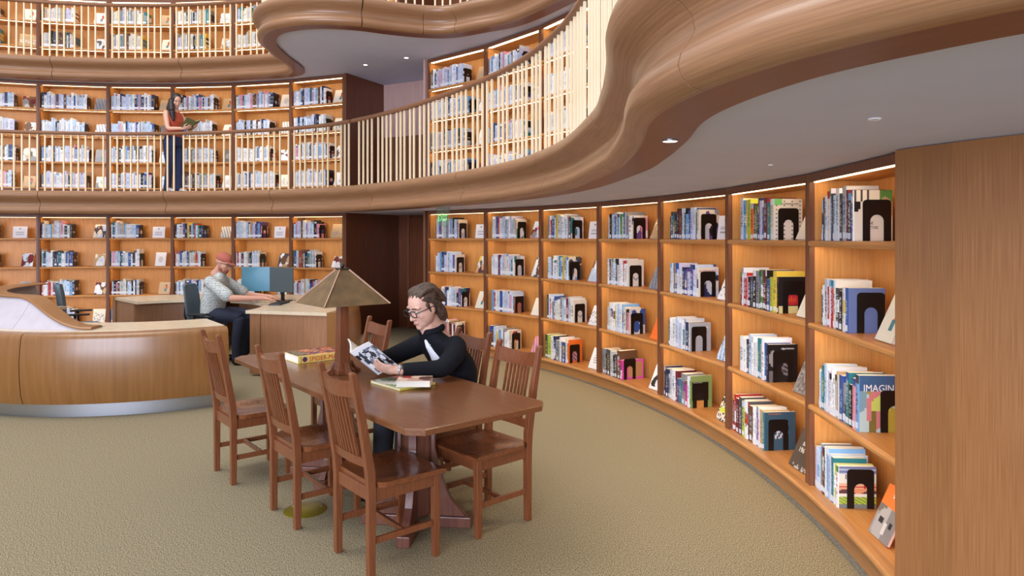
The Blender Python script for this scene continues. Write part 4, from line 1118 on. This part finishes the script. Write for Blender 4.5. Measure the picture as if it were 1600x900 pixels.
# front left bottom corner of the big comic volume on the table
p0 = Vector((-1.422, 4.62))
bigrz = .70
bb = lying_book('hardcover_book', 'thick yellow-spined comic volume lying on the table behind the lamp', (p0.x, p0.y, .7505), bigrz, .235, .33, .052, C(222, 196, 96), True, big_art, C(238, 206, 112))
Mx = Matrix(((1, 0, 0, .075), (0, 0, -1, -.0023), (0, 1, 0, .010), (0, 0, 0, 1)))
text_mesh('spine_title', 'SPIDER-MAN', .043, mat('title_red', C(196, 26, 24), .5), bb, Mx, .0004, width=.225)
MB().lathe([(.0, 0), (.017, 0), (.017, .001), (0, .001)], 20, Matrix.Translation((.045, -.0021, .026)) @ Matrix.Rotation(PI/2, 4, 'X')).obj('spine_emblem', mat('emblem_purple', C(84, 50, 90), .5), bb)
mb = MB().bbox(.018, .0205, -.0028, -.0022, .004, .048); mb.obj('spine_rule', ink, bb)
pb = T(.86, .40); p2 = T(.83, .50)
ar2 = art_noise(C(150, 150, 130), [C(90, 90, 80), C(180, 90, 80), C(200, 200, 190), C(120, 140, 110)], random.Random(3), 14)
ob = lying_book('picture_book', 'large thin picture book lying under the thicker one near the man', (-.615, 3.81, .7505), .76, .30, .24, .016, C(206, 190, 90), True, ar2)
ar3 = art_noise(C(190, 150, 130), [C(150, 50, 46), C(90, 60, 56), C(210, 180, 160), C(120, 90, 80)], random.Random(4), 16)
tb3 = lying_book('thick_paperback', 'thick pinkish paperback lying on top of the picture book near the man', (-.455, 3.985, .7668), PI+.02, .145, .19, .034, C(226, 214, 200), True, ar3)
# ------------------------------------------------------------------ people
SKIN = {}
def skin(name, rgb):
    m = mat('skin_'+name, rgb, .5); m.node_tree.nodes['Principled BSDF'].inputs['Subsurface Weight'].default_value = .08
    m.node_tree.nodes['Principled BSDF'].inputs['Subsurface Radius'].default_value = (.02, .008, .004); return m
class Flesh(MB):
    def chain(s, pts, rad, flat=None, n=14):
        """a limb: smooth tube through the joints, rounded at both ends"""
        P = [Vector(p) for p in pts]; out = []; rr = []
        Q = [P[0]*2-P[1]]+P+[P[-1]*2-P[-2]]; q = [rad[0]]+list(rad)+[rad[-1]]
        for i in range(1, len(Q)-2):
            m = max(2, int((Q[i+1]-Q[i]).length/.02))
            for k in range(m):
                t = k/m; a, b, c, d = Q[i-1:i+3]
                out.append(.5*((2*b)+(c-a)*t*.8+(2*a-5*b+4*c-d)*t*t*.8+(3*b-a-3*c+d)*t**3*.8)+(b*0) if False else b.lerp(c, t)); rr.append(q[i]*(1-t)+q[i+1]*t)
        out.append(P[-1]); rr.append(rad[-1])
        # round the corners of the polyline
        for _ in range(3): out = [out[0]]+[(out[i-1]+out[i]*2+out[i+1])/4 for i in range(1, len(out)-1)]+[out[-1]]
        s.tube(out, rr, n)
        s.ball(out[0], rr[0]*.99, 12); s.ball(out[-1], rr[-1]*.99, 12)
    def torso(s, rings, fr, n=28):
        """rings: (f, z, half width, half depth, lateral shift)"""
        R_ = []
        for f, z, w, d, l in rings:
            R_.append([fr(f+d*math.cos(a)*(1 if math.cos(a) > 0 else .9), l+w*math.copysign(abs(math.sin(a))**.85, math.sin(a)), z) for a in [2*PI*k/n for k in range(n)]])
        s.loft(R_)
    def done(s, name, m, parent, voxel=.007, smooth=6, off=None):
        if off is not None: s.v = [tuple(Vector(p)-off) for p in s.v]
        o = s.obj(name, m, parent, smooth=True)
        r = o.modifiers.new('skin', 'REMESH'); r.mode = 'VOXEL'; r.voxel_size = voxel; r.use_smooth_shade = True
        k = o.modifiers.new('soften', 'SMOOTH'); k.iterations = smooth; k.factor = .5
        return o
def hand(fl, W, d, nrm, curl=.5, side=1, scale=1.0, spread=.004):
    """palm, four unequal bent fingers and a thumb; d: wrist to knuckles, nrm: the way the palm faces; side: which side the thumb is on"""
    d = Vector(d).normalized(); nrm = Vector(nrm); nrm = (nrm-d*nrm.dot(d)).normalized(); a = d.cross(nrm).normalized()*side
    M = Matrix(((d.x, a.x, nrm.x, 0), (d.y, a.y, nrm.y, 0), (d.z, a.z, nrm.z, 0), (0, 0, 0, 1)))
    k = scale; W = Vector(W)
    fl.ball((0, 0, 0), (.052*k, .040*k, .016*k), 14, Matrix.Translation(W+d*.048*k) @ M)
    fl.chain([W-d*.03*k, W+d*.03*k], [.026*k, .026*k])
    for i, (o, L) in enumerate(((.030, .066), (.010, .076), (-.010, .071), (-.029, .055))):
        p = W+d*(.082-.004*abs(i-1.2))*k+a*o*k; pts = [p-d*.03*k, p]; ang = .12; q = p
        for j, f in enumerate((.45, .31, .24)):
            ang += curl*(.55, .75, .5)[j]
            q = q+(d*math.cos(ang)+nrm*math.sin(ang))*L*f*1.05*k+a*o*.12*k; pts.append(q)
        fl.chain(pts, [.009*k, .0095*k, .0088*k, .008*k, .007*k], n=10)
    p = W+d*.022*k+a*.030*k; q = p+(d*.55+a*.62+nrm*.35).normalized()*.040*k; r = q+(d*.85+a*.15+nrm*.45).normalized()*.032*k; e = r+(d*.95-a*.05+nrm*.3).normalized()*.024*k
    fl.chain([p-a*.012*k, p, q, r, e], [.014*k, .014*k, .012*k, .0105*k, .008*k], n=10)
def head_frame(c, fwd, up=(0, 0, 1)):
    f = Vector(fwd).normalized(); u = Vector(up); u = (u-f*u.dot(f)).normalized(); l = u.cross(f)
    return Matrix(((f.x, l.x, u.x, c[0]), (f.y, l.y, u.y, c[1]), (f.z, l.z, u.z, c[2]), (0, 0, 0, 1)))
def head(fl, M, k=1.0, jaw=1.0):
    S = M @ Matrix.Scale(k, 4)
    fl.ball((-.008, 0, .028), (.097, .075, .092), 22, S)
    fl.ball((.020, 0, -.030), (.072, .064*jaw, .082), 20, S)
    fl.ball((.040, 0, -.070), (.050, .046*jaw, .044), 16, S)
    fl.ball((.072, 0, -.096), (.021, .026, .019), 12, S)
    fl.ball((.064, 0, -.066), (.031, .030, .022), 12, S)
    for s_ in (-1, 1):
        fl.ball((.070, s_*.030, .030), (.020, .030, .011), 12, S)
        fl.ball((.058, s_*.042, -.022), (.026, .022, .022), 12, S)
        fl.ball((-.006, s_*.075, -.008), (.020, .009, .031), 12, S)
    P = lambda x, y, z: S @ Vector((x, y, z))
    fl.chain([P(.082, 0, .018), P(.096, 0, -.005), P(.108, 0, -.028)], [.0085*k, .0095*k, .0125*k], n=10)
    for s_ in (-1, 1): fl.ball((.094, s_*.012, -.032), (.012, .009, .009), 10, S)
    fl.ball((.088, 0, -.060), (.009, .022, .005), 10, S); fl.ball((.086, 0, -.070), (.009, .018, .006), 10, S)
    fl.chain([P(-.012, 0, -.07), P(-.03, 0, -.125), P(-.045, 0, -.17)], [.055*k, .052*k, .058*k])
def face_parts(M, k, parent, off, brow, lip, iris=(60, 40, 30), lids=True):
    S = Matrix.Translation(-off) @ M @ Matrix.Scale(k, 4)
    for s_ in (-1, 1):
        e = MB().ball((.079, s_*.031, .008), (.011, .0135, .0052), 12, S).obj('eye', mat('eye_white', C(226, 222, 216), .3), parent, smooth=True)
        MB().ball((.0875, s_*.0315, .005), (.0035, .0055, .0048), 10, S).obj('iris', mat('iris_dark', C(*iris), .2), e, smooth=True)
        P = [S @ Vector(p) for p in ((.091, s_*.012, .030), (.092, s_*.030, .037), (.078, s_*.052, .030))]
        MB().tube(P, [.0035, .0045, .003], 8).obj('eyebrow', brow, parent, smooth=True)
    P = [S @ Vector((.0965-.010*abs(q)**2, q*.023, -.0655+.002*abs(q))) for q in (-1, -.5, 0, .5, 1)]
    MB().tube(P, [.002, .0042, .0046, .0042, .002], 8).obj('lips', lip, parent, smooth=True)
def glasses(M, k, parent, off, r=.023):
    S = Matrix.Translation(-off) @ M @ Matrix.Scale(k, 4); mb = MB()
    for s_ in (-1, 1):
        pts = [S @ Vector((.106, s_*.033+(r+.003)*math.copysign(abs(math.cos(a))**.6, math.cos(a)), .006+.019*math.copysign(abs(math.sin(a))**.6, math.sin(a)))) for a in [2*PI*q/20 for q in range(21)]]
        mb.tube(pts, .0030, 8)
        mb.tube([S @ Vector(p) for p in ((.104, s_*.058, .014), (.05, s_*.080, .012), (-.01, s_*.082, .006), (-.03, s_*.080, -.012))], .0028, 8)
    mb.tube([S @ Vector(p) for p in ((.107, -.009, .012), (.109, 0, .016), (.107, .009, .012))], .0026, 8)
    return mb.obj('spectacle_frame', black_plastic, parent, smooth=True)
def frame_fn(base, F, z0=0):
    F = Vector(F).normalized(); L = Vector((-F.y, F.x)); b = Vector(base)
    return (lambda f, l, z: Vector((b.x+F.x*f+L.x*l, b.y+F.y*f+L.y*l, z0+z))), F, L

# --- the reader at the table
base = T(1.06, .905); H, F, L = frame_fn(base, -V); off = Vector((base.x, base.y, 0)); F3 = Vector((F.x, F.y, 0)); L3 = Vector((L.x, L.y, 0)); Z3v = Vector((0, 0, 1))
man = thing('person', 'seated man with dark swept-back hair, glasses and black jacket reading an open comic', 'person', off)
sk = skin('fair', C(205, 160, 140)); hairm = noise_mat('hair_dark', C(44, 31, 23), C(88, 66, 50), (1, 1, 1), 45, 4, .6); lipm = mat('lips_fair', C(176, 110, 100), .4)
HM = head_frame(H(.185, 0, 1.165), F3*.90-Z3v*.40+L3*.10)
fl = Flesh(); head(fl, HM, 1.04, 1.18)
fl.chain([H(-.05, 0, .56), H(-.045, 0, .72), H(.03, 0, .88), H(.105, 0, .98), H(.15, 0, 1.03)], [.10, .10, .10, .07, .055])
WN, WF = H(.455, .14, .828), H(.455, -.165, .840)
for s_, e, w in ((1, H(.20, .24, .818), WN), (-1, H(.27, -.285, .818), WF)):
    fl.chain([H(.06, s_*.17, .93), e, w], [.045, .036, .026])
for s_ in (1, -1): fl.chain([H(0, s_*.09, .56), H(.38, s_*.13, .545), H(.40, s_*.13, .10), H(.50, s_*.14, .045)], [.07, .05, .04, .03])
B0, B1 = T(1.06, .405, .785), T(1.06, .225, .935); ax = (B1-B0).normalized(); nb = Vector((V.x*.64, V.y*.64, .768)); nb = (nb-ax*nb.dot(ax)).normalized(); U3 = Vector((U.x, U.y, 0))
c1 = (U3*-.80+nb*.60).normalized(); c2 = (U3*.86+nb*.50).normalized()
hand(fl, WN, F3*.72-L3*.52+Z3v*.12, -L3*.75+Z3v*.55+F3*.1, .45, 1)
hand(fl, WF, F3*.72+L3*.45+Z3v*.10, L3*.75+Z3v*.55, .45, -1)
fl.done('body', sk, man, .0055, 3, off)
face_parts(HM, 1.04, man, off, hairm, lipm); glasses(HM, 1.04, man, off)
S = HM @ Matrix.Scale(1.04, 4); hr = Flesh()
hr.ball((-.040, 0, .050), (.094, .082, .082), 22, S); hr.ball((-.060, 0, -.01), (.056, .078, .085), 18, S); hr.ball((-.072, 0, -.080), (.048, .064, .056), 16, S)
lock = lambda pts, ra: hr.chain([S @ Vector(p) for p in pts], ra, n=10)
for y_ in (-.052, -.032, -.011, .011, .032, .052):      # locks swept back from the hairline
    lock([(.066-abs(y_)*.55, y_*.95, .090-abs(y_)*.20), (.026, y_*1.12, .122-abs(y_)*.35), (-.035, y_*1.3, .128-abs(y_)*.4), (-.095, y_*1.3, .070), (-.118, y_*1.2, -.01)], [.006, .015, .018, .018, .014])
for s_ in (-1, 1):
    lock([(.036, s_*.066, .068), (.0, s_*.078, .050), (-.045, s_*.082, .020), (-.080, s_*.070, -.050), (-.080, s_*.066, -.105)], [.007, .013, .018, .022, .016])
    lock([(.020, s_*.074, .030), (.012, s_*.076, .002), (.012, s_*.075, -.022)], [.012, .009, .005])
    lock([(-.040, s_*.076, .0), (-.062, s_*.072, -.06), (-.070, s_*.060, -.118)], [.016, .020, .012])
hr.done('hair', hairm, man, .0045, 2, off)
jk = noise_mat('black_cloth', C(13, 14, 19), C(20, 21, 28), (1, 1, 1), 90, 3, .85, spec=.2); dn = noise_mat('dark_denim', C(18, 18, 24), C(26, 27, 36), (1, 1, 1), 80, 3, .85)
j = Flesh()
j.torso([(-.05, .47, .175, .122, 0), (-.05, .56, .185, .125, 0), (-.048, .68, .188, .122, 0), (-.042, .77, .198, .120, 0), (.0, .845, .208, .122, 0), (.045, .905, .205, .112, 0), (.085, .95, .170, .090, 0), (.117, .99, .105, .072, 0), (.138, 1.018, .070, .062, 0)], H)
for s_, e, w in ((1, H(.20, .24, .818), WN), (-1, H(.27, -.285, .818), WF)):
    d = (w-e).normalized(); j.chain([H(.055, s_*.155, .925), H(.07, s_*.20, .905), e, w-d*.055], [.070, .068, .056, .041])
j.done('jacket', jk, man, .008, 5, off)
col = Flesh()
pts = [H(.128+.066*math.cos(a), .072*math.sin(a), 1.022+.016*-math.cos(a)) for a in [.55+(2*PI-1.1)*k/20 for k in range(21)]]
col.chain(pts, [.021]*21, n=10); col.done('collar', jk, man, .006, 2, off)
sh_ = Flesh(); sh_.torso([(-.02, .79, .082, .136, .034), (.03, .86, .072, .119, .032), (.055, .915, .048, .125, .026), (.10, .965, .012, .092, .016)], H); sh_.done('white_shirt', mat('white_cotton', C(225, 226, 232), .8), man, .006, 2, off)
MB().ball(tuple(H(.186, .075, .935)-off), .006, 10).obj('button', mat('button_pale', C(190, 190, 190), .3), man, smooth=True)
tr_ = Flesh()
tr_.torso([(-.05, .462, .15, .10, 0), (-.05, .50, .178, .12, 0), (-.05, .58, .175, .118, 0), (-.05, .64, .16, .11, 0)], H)
for s_ in (1, -1): tr_.chain([H(-.02, s_*.095, .55), H(.20, s_*.115, .553), H(.38, s_*.13, .548), H(.395, s_*.13, .30), H(.40, s_*.13, .08)], [.092, .084, .072, .062, .056])
tr_.done('trousers', dn, man, .008, 4, off)
for s_ in (1, -1):
    b_ = Flesh(); b_.chain([H(.38, s_*.13, .045), H(.44, s_*.135, .04), H(.53, s_*.145, .034)], [.040, .040, .032]); b_.done('shoe', black_plastic, man, .007, 3, off)
dw = (WN-H(.20, .24, .818)).normalized()
t_ = MB().tube([WN-dw*.020-off, WN-dw*.006-off], .0305, 16).obj('wristwatch', steel, man, smooth=True)
MB().lathe([(.0, 0), (.016, 0), (.017, .004), (.014, .008), (0, .008)], 16, Matrix.Translation(WN-dw*.013-off+(L3*.6+Z3v*.55)*.034) @ (L3*.6+Z3v*.55).to_track_quat('Z', 'Y').to_matrix().to_4x4()).obj('watch_face', steel, t_, smooth=True)
# the open comic in his hands
bk = thing('open_book', 'open paperback comic with a black-and-white cover held in the reader hands', 'book', B0)
def leaf_block(mb, c, w, L_, th, nside, bow, mi=0, cols=None):
    n = 8; vs = []
    for i in range(n+1):
        q = w*i/n; lift = bow*math.sin(PI*min(1, i/n))
        for e, s_ in ((0, 0), (L_, 0)):
            p = c*q+ax*e+nside*(lift+.001); vs.append(p)
        for e in (0, L_):
            vs.append(c*q+ax*e+nside*(lift+.001+th*(1-.15*i/n)))
    fs = []
    for i in range(n):
        a, b = i*4, (i+1)*4
        fs += [(a, b, b+1, a+1), (a+2, a+3, b+3, b+2), (a, a+2, b+2, b), (a+1, b+1, b+3, a+3)]
    fs += [(0, 1, 3, 2), (n*4, n*4+2, n*4+3, n*4+1)]
    mb.add(vs, fs); return mb
n1 = c1.cross(ax).normalized(); n1 = n1 if n1.dot(nb) > 0 else -n1
n2 = c2.cross(ax).normalized(); n2 = n2 if n2.dot(nb) > 0 else -n2
pg = leaf_block(MB(), c1, .148, .232, .006, n1, .006); pg.obj('page_block', paper, bk)
pg = leaf_block(MB(), c2, .148, .232, .007, n2, .010); pg.obj('page_block', paper, bk)
rr_ = random.Random(12)
cv = MB(); ns, nt = 18, 22; vs = []; fs = []; cols = []
ca = art_noise(C(206, 210, 216), [C(30, 32, 38), C(60, 66, 76), C(236, 238, 240), C(120, 132, 150), C(220, 224, 230)], rr_, 90, .03, .11)
for layer in (0, 1):
    for j_ in range(nt+1):
        for i in range(ns+1):
            q = .153*i/ns; vs.append(c1*q+ax*(-.003+.238*j_/nt)+n1*(.006*math.sin(PI*i/ns)-.0002-.0009*layer))
m = (ns+1)*(nt+1)
for j_ in range(nt):
    for i in range(ns):
        a = j_*(ns+1)+i; fs.append((a, a+1, a+ns+2, a+ns+1)); cols.append(C(236, 234, 228))
        fs.append((m+a+ns+1, m+a+ns+2, m+a+1, m+a)); cols.append(C(232, 232, 234) if j_ > nt*.86 else ca(i/ns, j_/nt))
rim = [i for i in range(ns+1)]+[j_*(ns+1)+ns for j_ in range(1, nt+1)]+[nt*(ns+1)+i for i in range(ns-1, -1, -1)]+[j_*(ns+1) for j_ in range(nt-1, 0, -1)]
for q in range(len(rim)):
    q2 = (q+1) % len(rim); fs.append((rim[q], rim[q2], m+rim[q2], m+rim[q])); cols.append(C(220, 220, 220))
cv.add(vs, fs, 0, None, cols); cv.obj('front_cover', book_cover, bk, colours=True)
cv = MB(); vs = []
for layer in (0, 1):
    for e in (-.003, .235):
        for i in range(9): vs.append(c2*(.153*i/8)+ax*e+n2*(.010*math.sin(PI*i/8)-.0002-.0009*layer))
fs = []
for i in range(8): fs += [(i, i+1, 10+i, 9+i), (18+9+i, 18+10+i, 18+i+1, 18+i), (i, 18+i, 19+i, i+1), (9+i, 10+i, 28+i, 27+i)]
fs += [(0, 9, 27, 18), (8, 26, 35, 17)]
cv.add(vs, fs, 0, None, [C(200, 202, 206)]*len(fs)); cv.obj('back_cover', book_cover, bk, colours=True)

# --- the clerk in the cap
H, F, L = frame_fn((CLERK.x, CLERK.y), (1.0, -.06)); off = Vector((CLERK.x, CLERK.y, 0)); F3 = Vector((F.x, F.y, 0)); L3 = Vector((L.x, L.y, 0))
ck = thing('person', 'man in a reddish cap and grey patterned shirt seated typing at the service desk', 'person', off)
HM = head_frame(H(.14, -.02, 1.265), F3*.92-Z3v*.38-L3*.06)
sk2 = skin('ruddy', C(196, 142, 118)); beard = noise_mat('red_beard', C(120, 66, 50), C(156, 92, 70), (1, 1, 1), 50, 4, .7)
fl = Flesh(); head(fl, HM, 1.0, 1.1)
fl.chain([H(0, 0, .64), H(.02, 0, .80), H(.05, 0, .96), H(.08, 0, 1.08), H(.10, 0, 1.13)], [.10, .10, .10, .07, .055])
W1, W2 = H(.70, -.10, .832), H(.68, .13, .832)
E1, E2_ = H(.34, -.24, .84), H(.32, .25, .84)
for s_, e, w in ((-1, E1, W1), (1, E2_, W2)): fl.chain([H(.05, s_*.19, 1.04), e, w], [.052, .046, .028])
for s_ in (1, -1): fl.chain([H(0, s_*.09, .62), H(.40, s_*.12, .60), H(.36, s_*.12, .10), H(.46, s_*.13, .045)], [.07, .05, .04, .03])
hand(fl, W1, F3*.95+L3*.05-Z3v*.10, -Z3v, .25, 1); hand(fl, W2, F3*.95-L3*.1-Z3v*.08, -Z3v, .25, -1)
fl.done('body', sk2, ck, .0065, 3, off)
face_parts(HM, 1.0, ck, off, beard, mat('lips_ruddy', C(160, 96, 86), .4)); glasses(HM, 1.0, ck, off)
S = HM; cp = Flesh(); cp.ball((-.010, 0, .060), (.104, .083, .074), 20, S); cp.done('cap', noise_mat('cap_cloth', C(158, 84, 70), C(176, 100, 84), (1, 1, 1), 80, 3, .9), ck, .006, 2, off)
br = Flesh(); br.ball((.095, 0, .052), (.062, .066, .0085), 16, S @ Matrix.Rotation(.16, 4, 'Y')); br.done('cap_brim', MATS['cap_cloth'], ck, .004, 1, off)
bd = Flesh(); bd.ball((.052, 0, -.085), (.050, .050, .036), 16, S); bd.ball((.02, .052, -.055), (.03, .018, .045), 10, S); bd.ball((.02, -.052, -.055), (.03, .018, .045), 10, S); bd.done('beard', beard, ck, .006, 2, off)
def stripe_cloth():
    m = bpy.data.materials.new('patterned_cotton'); m.use_nodes = True; N = m.node_tree.nodes; Lk = m.node_tree.links; b = N['Principled BSDF']
    tc = N.new('ShaderNodeTexCoord'); w = N.new('ShaderNodeTexWave'); w.wave_type = 'BANDS'; w.bands_direction = 'Z'; w.inputs['Scale'].default_value = 16; w.inputs['Distortion'].default_value = 5; w.inputs['Detail'].default_value = 1; w.inputs['Detail Scale'].default_value = 9
    rp = N.new('ShaderNodeValToRGB'); rp.color_ramp.elements[0].position = .25; rp.color_ramp.elements[0].color = (*C(104, 110, 108), 1); rp.color_ramp.elements[1].position = .55; rp.color_ramp.elements[1].color = (*C(208, 210, 204), 1)
    Lk.new(tc.outputs['Object'], w.inputs['Vector']); Lk.new(w.outputs['Fac'], rp.inputs[0]); Lk.new(rp.outputs[0], b.inputs['Base Color']); b.inputs['Roughness'].default_value = .85; return m
sc = stripe_cloth(); j = Flesh()
j.torso([(-.02, .55, .185, .13, 0), (-.01, .63, .19, .135, 0), (.0, .76, .195, .14, 0), (.03, .90, .205, .138, 0), (.05, 1.0, .21, .12, 0), (.07, 1.06, .18, .098, 0), (.085, 1.10, .11, .075, 0), (.10, 1.135, .072, .064, 0), (.106, 1.152, .062, .058, 0)], H)
for s_, e in ((-1, E1), (1, E2_)): p = H(.05, s_*.17, 1.035); j.chain([p, p.lerp(e, .35), p.lerp(e, .82)], [.078, .078, .082])
j.done('shirt', sc, ck, .008, 4, off)
tr_ = Flesh(); tr_.torso([(-.03, .535, .16, .11, 0), (-.01, .57, .185, .135, 0), (0, .66, .18, .13, 0)], H)
for s_ in (1, -1): tr_.chain([H(.02, s_*.095, .625), H(.22, s_*.115, .615), H(.40, s_*.125, .60), H(.37, s_*.125, .34), H(.36, s_*.12, .08)], [.09, .086, .074, .062, .056])
tr_.done('trousers', noise_mat('navy_denim', C(26, 30, 46), C(38, 44, 64), (1, 1, 1), 80, 3, .85), ck, .008, 4, off)
for s_ in (1, -1):
    b_ = Flesh(); b_.chain([H(.34, s_*.12, .045), H(.41, s_*.125, .04), H(.50, s_*.135, .034)], [.040, .040, .032]); b_.done('shoe', black_plastic, ck, .007, 3, off)
MB().tube([Vector(H(.15, 0, .70))*0+H(-.145, -.19, .60)-off, H(.02, -.205, .605)-off, H(.135, -.16, .60)-off], .016, 8).obj('belt', black_plastic, ck, smooth=True)

# --- the woman on the middle gallery
WB = Vector((-5.44, 11.16)); H, F, L = frame_fn((WB.x, WB.y), (.93, -.37), Z2); off = Vector((WB.x, WB.y, Z2)); F3 = Vector((F.x, F.y, 0)); L3 = Vector((L.x, L.y, 0))
wm = thing('person', 'woman with long dark hair, rust sleeveless top and jeans standing on the middle gallery', 'person', off)
sk3 = skin('warm', C(214, 164, 140)); hair2 = noise_mat('hair_black', C(24, 18, 18), C(48, 36, 34), (1, 1, 1), 40, 4, .45)
HM = head_frame(H(.075, -.01, 1.475), F3*.80-Z3v*.52-L3*.42)
fl = Flesh(); head(fl, HM, .92, .92)
fl.chain([H(0, 0, .84), H(-.01, 0, 1.0), H(-.005, 0, 1.15), H(.01, 0, 1.27), H(.03, 0, 1.34), H(.045, 0, 1.39)], [.10, .09, .095, .085, .055, .045])
W1, W2 = H(.335, -.115, 1.0), H(.35, .06, 1.03); E1, E2_ = H(.10, -.20, 1.0), H(.13, .19, 1.02)
for s_, e, w in ((-1, E1, W1), (1, E2_, W2)): fl.chain([H(.0, s_*.145, 1.27), H(.02, s_*.165, 1.22), e, w], [.042, .042, .034, .023])
for s_ in (1, -1): fl.chain([H(0, s_*.08, .82), H(.02+.02*s_, s_*.07, .44), H(-.01+.04*s_, s_*.075, .07), H(.09+.04*s_, s_*.08, .035)], [.07, .045, .034, .026])
hand(fl, W1, F3*.9+L3*.3+Z3v*.15, L3*.5+Z3v*.8, .4, 1, .88); hand(fl, W2, F3*.9-L3*.3+Z3v*.15, -L3*.4+Z3v*.8, .4, -1, .88)
fl.done('body', sk3, wm, .006, 3, off)
face_parts(HM, .92, wm, off, hair2, mat('lips_warm', C(170, 84, 80), .4))
S = HM @ Matrix.Scale(.92, 4); hr = Flesh()
hr.ball((-.022, 0, .040), (.100, .086, .090), 20, S); hr.ball((-.060, 0, -.03), (.055, .078, .10), 16, S)
for s_ in (-1, 1): hr.ball((.020, s_*.070, .03), (.05, .020, .055), 12, S)
hr.chain([H(.03, -.07, 1.47), H(.06, -.10, 1.38), H(.10, -.115, 1.26), H(.12, -.11, 1.15)], [.045, .05, .048, .022]); hr.chain([H(-.03, .0, 1.45), H(-.055, 0, 1.36), H(-.075, 0, 1.24), H(-.08, 0, 1.12)], [.06, .07, .06, .025])
hr.done('hair', hair2, wm, .007, 3, off)
tp = Flesh(); tp.torso([(0, .84, .155, .115, 0), (-.005, .93, .135, .10, 0), (0, 1.03, .135, .105, 0), (.015, 1.14, .15, .122, 0), (.012, 1.22, .145, .108, 0), (.01, 1.285, .115, .078, 0), (.02, 1.315, .075, .055, 0)], H)
tp.done('sleeveless_top', noise_mat('rust_knit', C(158, 62, 38), C(178, 76, 48), (1, 1, 1), 70, 3, .85), wm, .007, 3, off)
jn = Flesh(); jn.torso([(-.005, .74, .165, .12, 0), (-.01, .80, .17, .128, 0), (0, .90, .145, .11, 0)], H)
for s_ in (1, -1): jn.chain([H(-.005, s_*.082, .79), H(.01+.01*s_, s_*.078, .60), H(.02+.02*s_, s_*.072, .44), H(0+.03*s_, s_*.074, .25), H(-.01+.04*s_, s_*.076, .06)], [.092, .082, .060, .055, .058])
jn.done('jeans', noise_mat('blue_denim', C(26, 34, 66), C(40, 52, 92), (1, 1, 1), 80, 3, .85), wm, .008, 3, off)
for s_ in (1, -1):
    b_ = Flesh(); b_.chain([H(-.02+.04*s_, s_*.076, .042), H(.05+.04*s_, s_*.08, .038), H(.12+.04*s_, s_*.085, .03)], [.036, .036, .028]); b_.done('shoe', mat('pale_shoe', C(190, 190, 200), .6), wm, .007, 3, off)
# the book she reads
c0 = H(.44, -.03, 1.045); ob = thing('open_book', 'open green-covered book held by the woman over the gallery railing', 'book', c0, math.atan2(F.y, F.x))
for s_ in (-1, 1):
    M = Matrix.Rotation(s_*-.55, 4, 'X') @ Matrix.Rotation(-.65, 4, 'Y')
    q = (0, .15) if s_ > 0 else (-.15, 0)
    M = Matrix.Rotation(-.75, 4, 'Y') @ Matrix.Rotation(s_*.45, 4, 'X')
    MB().bbox(-.10, .10, q[0], q[1], 0, .003, M).obj('cover', mat('olive_cover', C(96, 104, 62), .5), ob)
    MB().bbox(-.095, .095, q[0]*.96, q[1]*.96, .0034, .012, M).obj('page_block', paper, ob)

# ------------------------------------------------------------------ exit sign, ceiling fittings
ep = Vector((-.90, 9.03)); ang = math.atan2(ep.y-CY, ep.x-CX)-PI/2+.12
ex = thing('exit_sign', 'small clear glass sign with green lettering hanging at the dark doorway', 'sign', (ep.x, ep.y, CEIL1), ang)
gl = bpy.data.materials.new('clear_glass'); gl.use_nodes = True
g_ = gl.node_tree.nodes['Principled BSDF']; g_.inputs['Base Color'].default_value = (.72, .95, .78, 1); g_.inputs['Transmission Weight'].default_value = .92; g_.inputs['Roughness'].default_value = .05; g_.inputs['IOR'].default_value = 1.1
MB().bbox(-.11, .11, -.002, .002, -.235, -.022).obj('glass_panel', gl, ex)
MB().bbox(-.12, .12, -.012, .012, -.0215, -.001).obj('mounting_rail', steel, ex)
text_mesh('exit_lettering', 'EXIT', .115, mat('exit_green', C(60, 190, 110), .4, 0, (.08, .75, .28), .9), ex, Matrix(((1, 0, 0, 0), (0, 0, -1, -.0032), (0, 1, 0, -.175), (0, 0, 0, 1))), .0004, 'CENTER', .17)

def fitting(name, label, cat, loc, r, glow=None, mtl=None):
    t = thing(name, label, cat, loc)
    k_ = .88 if glow else .72
    MB().lathe([(r*k_, 0), (r, 0), (r, -.004), (r*(k_+.04), -.006), (r*k_, -.005)], 24).obj('trim_ring', mtl or steel, t, smooth=False)
    if glow: MB().lathe([(0, -.0005), (r*.86, -.0005), (r*.86, -.0055), (0, -.0055)], 20).obj('lens', glow, t)
    else:
        MB().lathe([(0, -.0005), (r*.7, -.0005), (r*.7, -.003), (r*.3, -.005), (0, -.005)], 18).obj('cover_plate', mtl or steel, t)
    return t
lensm = mat('lamp_lens', C(255, 244, 224), .3, 0, (1, .9, .75), 5.0)
def on_plane(px, py, z): d = (z-CAM_H); y = F_PX*d/(HORIZON-py); return ((px-800)*y/F_PX, y, z)
fitting('downlight', 'small steel downlight in the wooden edge plate of the middle gallery', 'light', on_plane(1047, 219, ZF2+.0005), .030, lensm)
fitting('sprinkler', 'small white sprinkler in the white ceiling above the bookcases', 'sprinkler', on_plane(1367, 185, CEIL1-.0005), .020, None, card_white)
fitting('sprinkler', 'tiny white sprinkler in the ceiling farther along the bookcases', 'sprinkler', on_plane(1204, 257, CEIL1-.0005), .016, None, card_white)
fitting('downlight', 'tiny downlight under the rounded balcony, nearer its rim', 'light', on_plane(571, 101, CEIL2-.0005), .035, lensm)
fitting('downlight', 'tiny downlight under the rounded balcony, nearer the bookcases', 'light', on_plane(635, 90, CEIL2-.0005), .035, lensm)
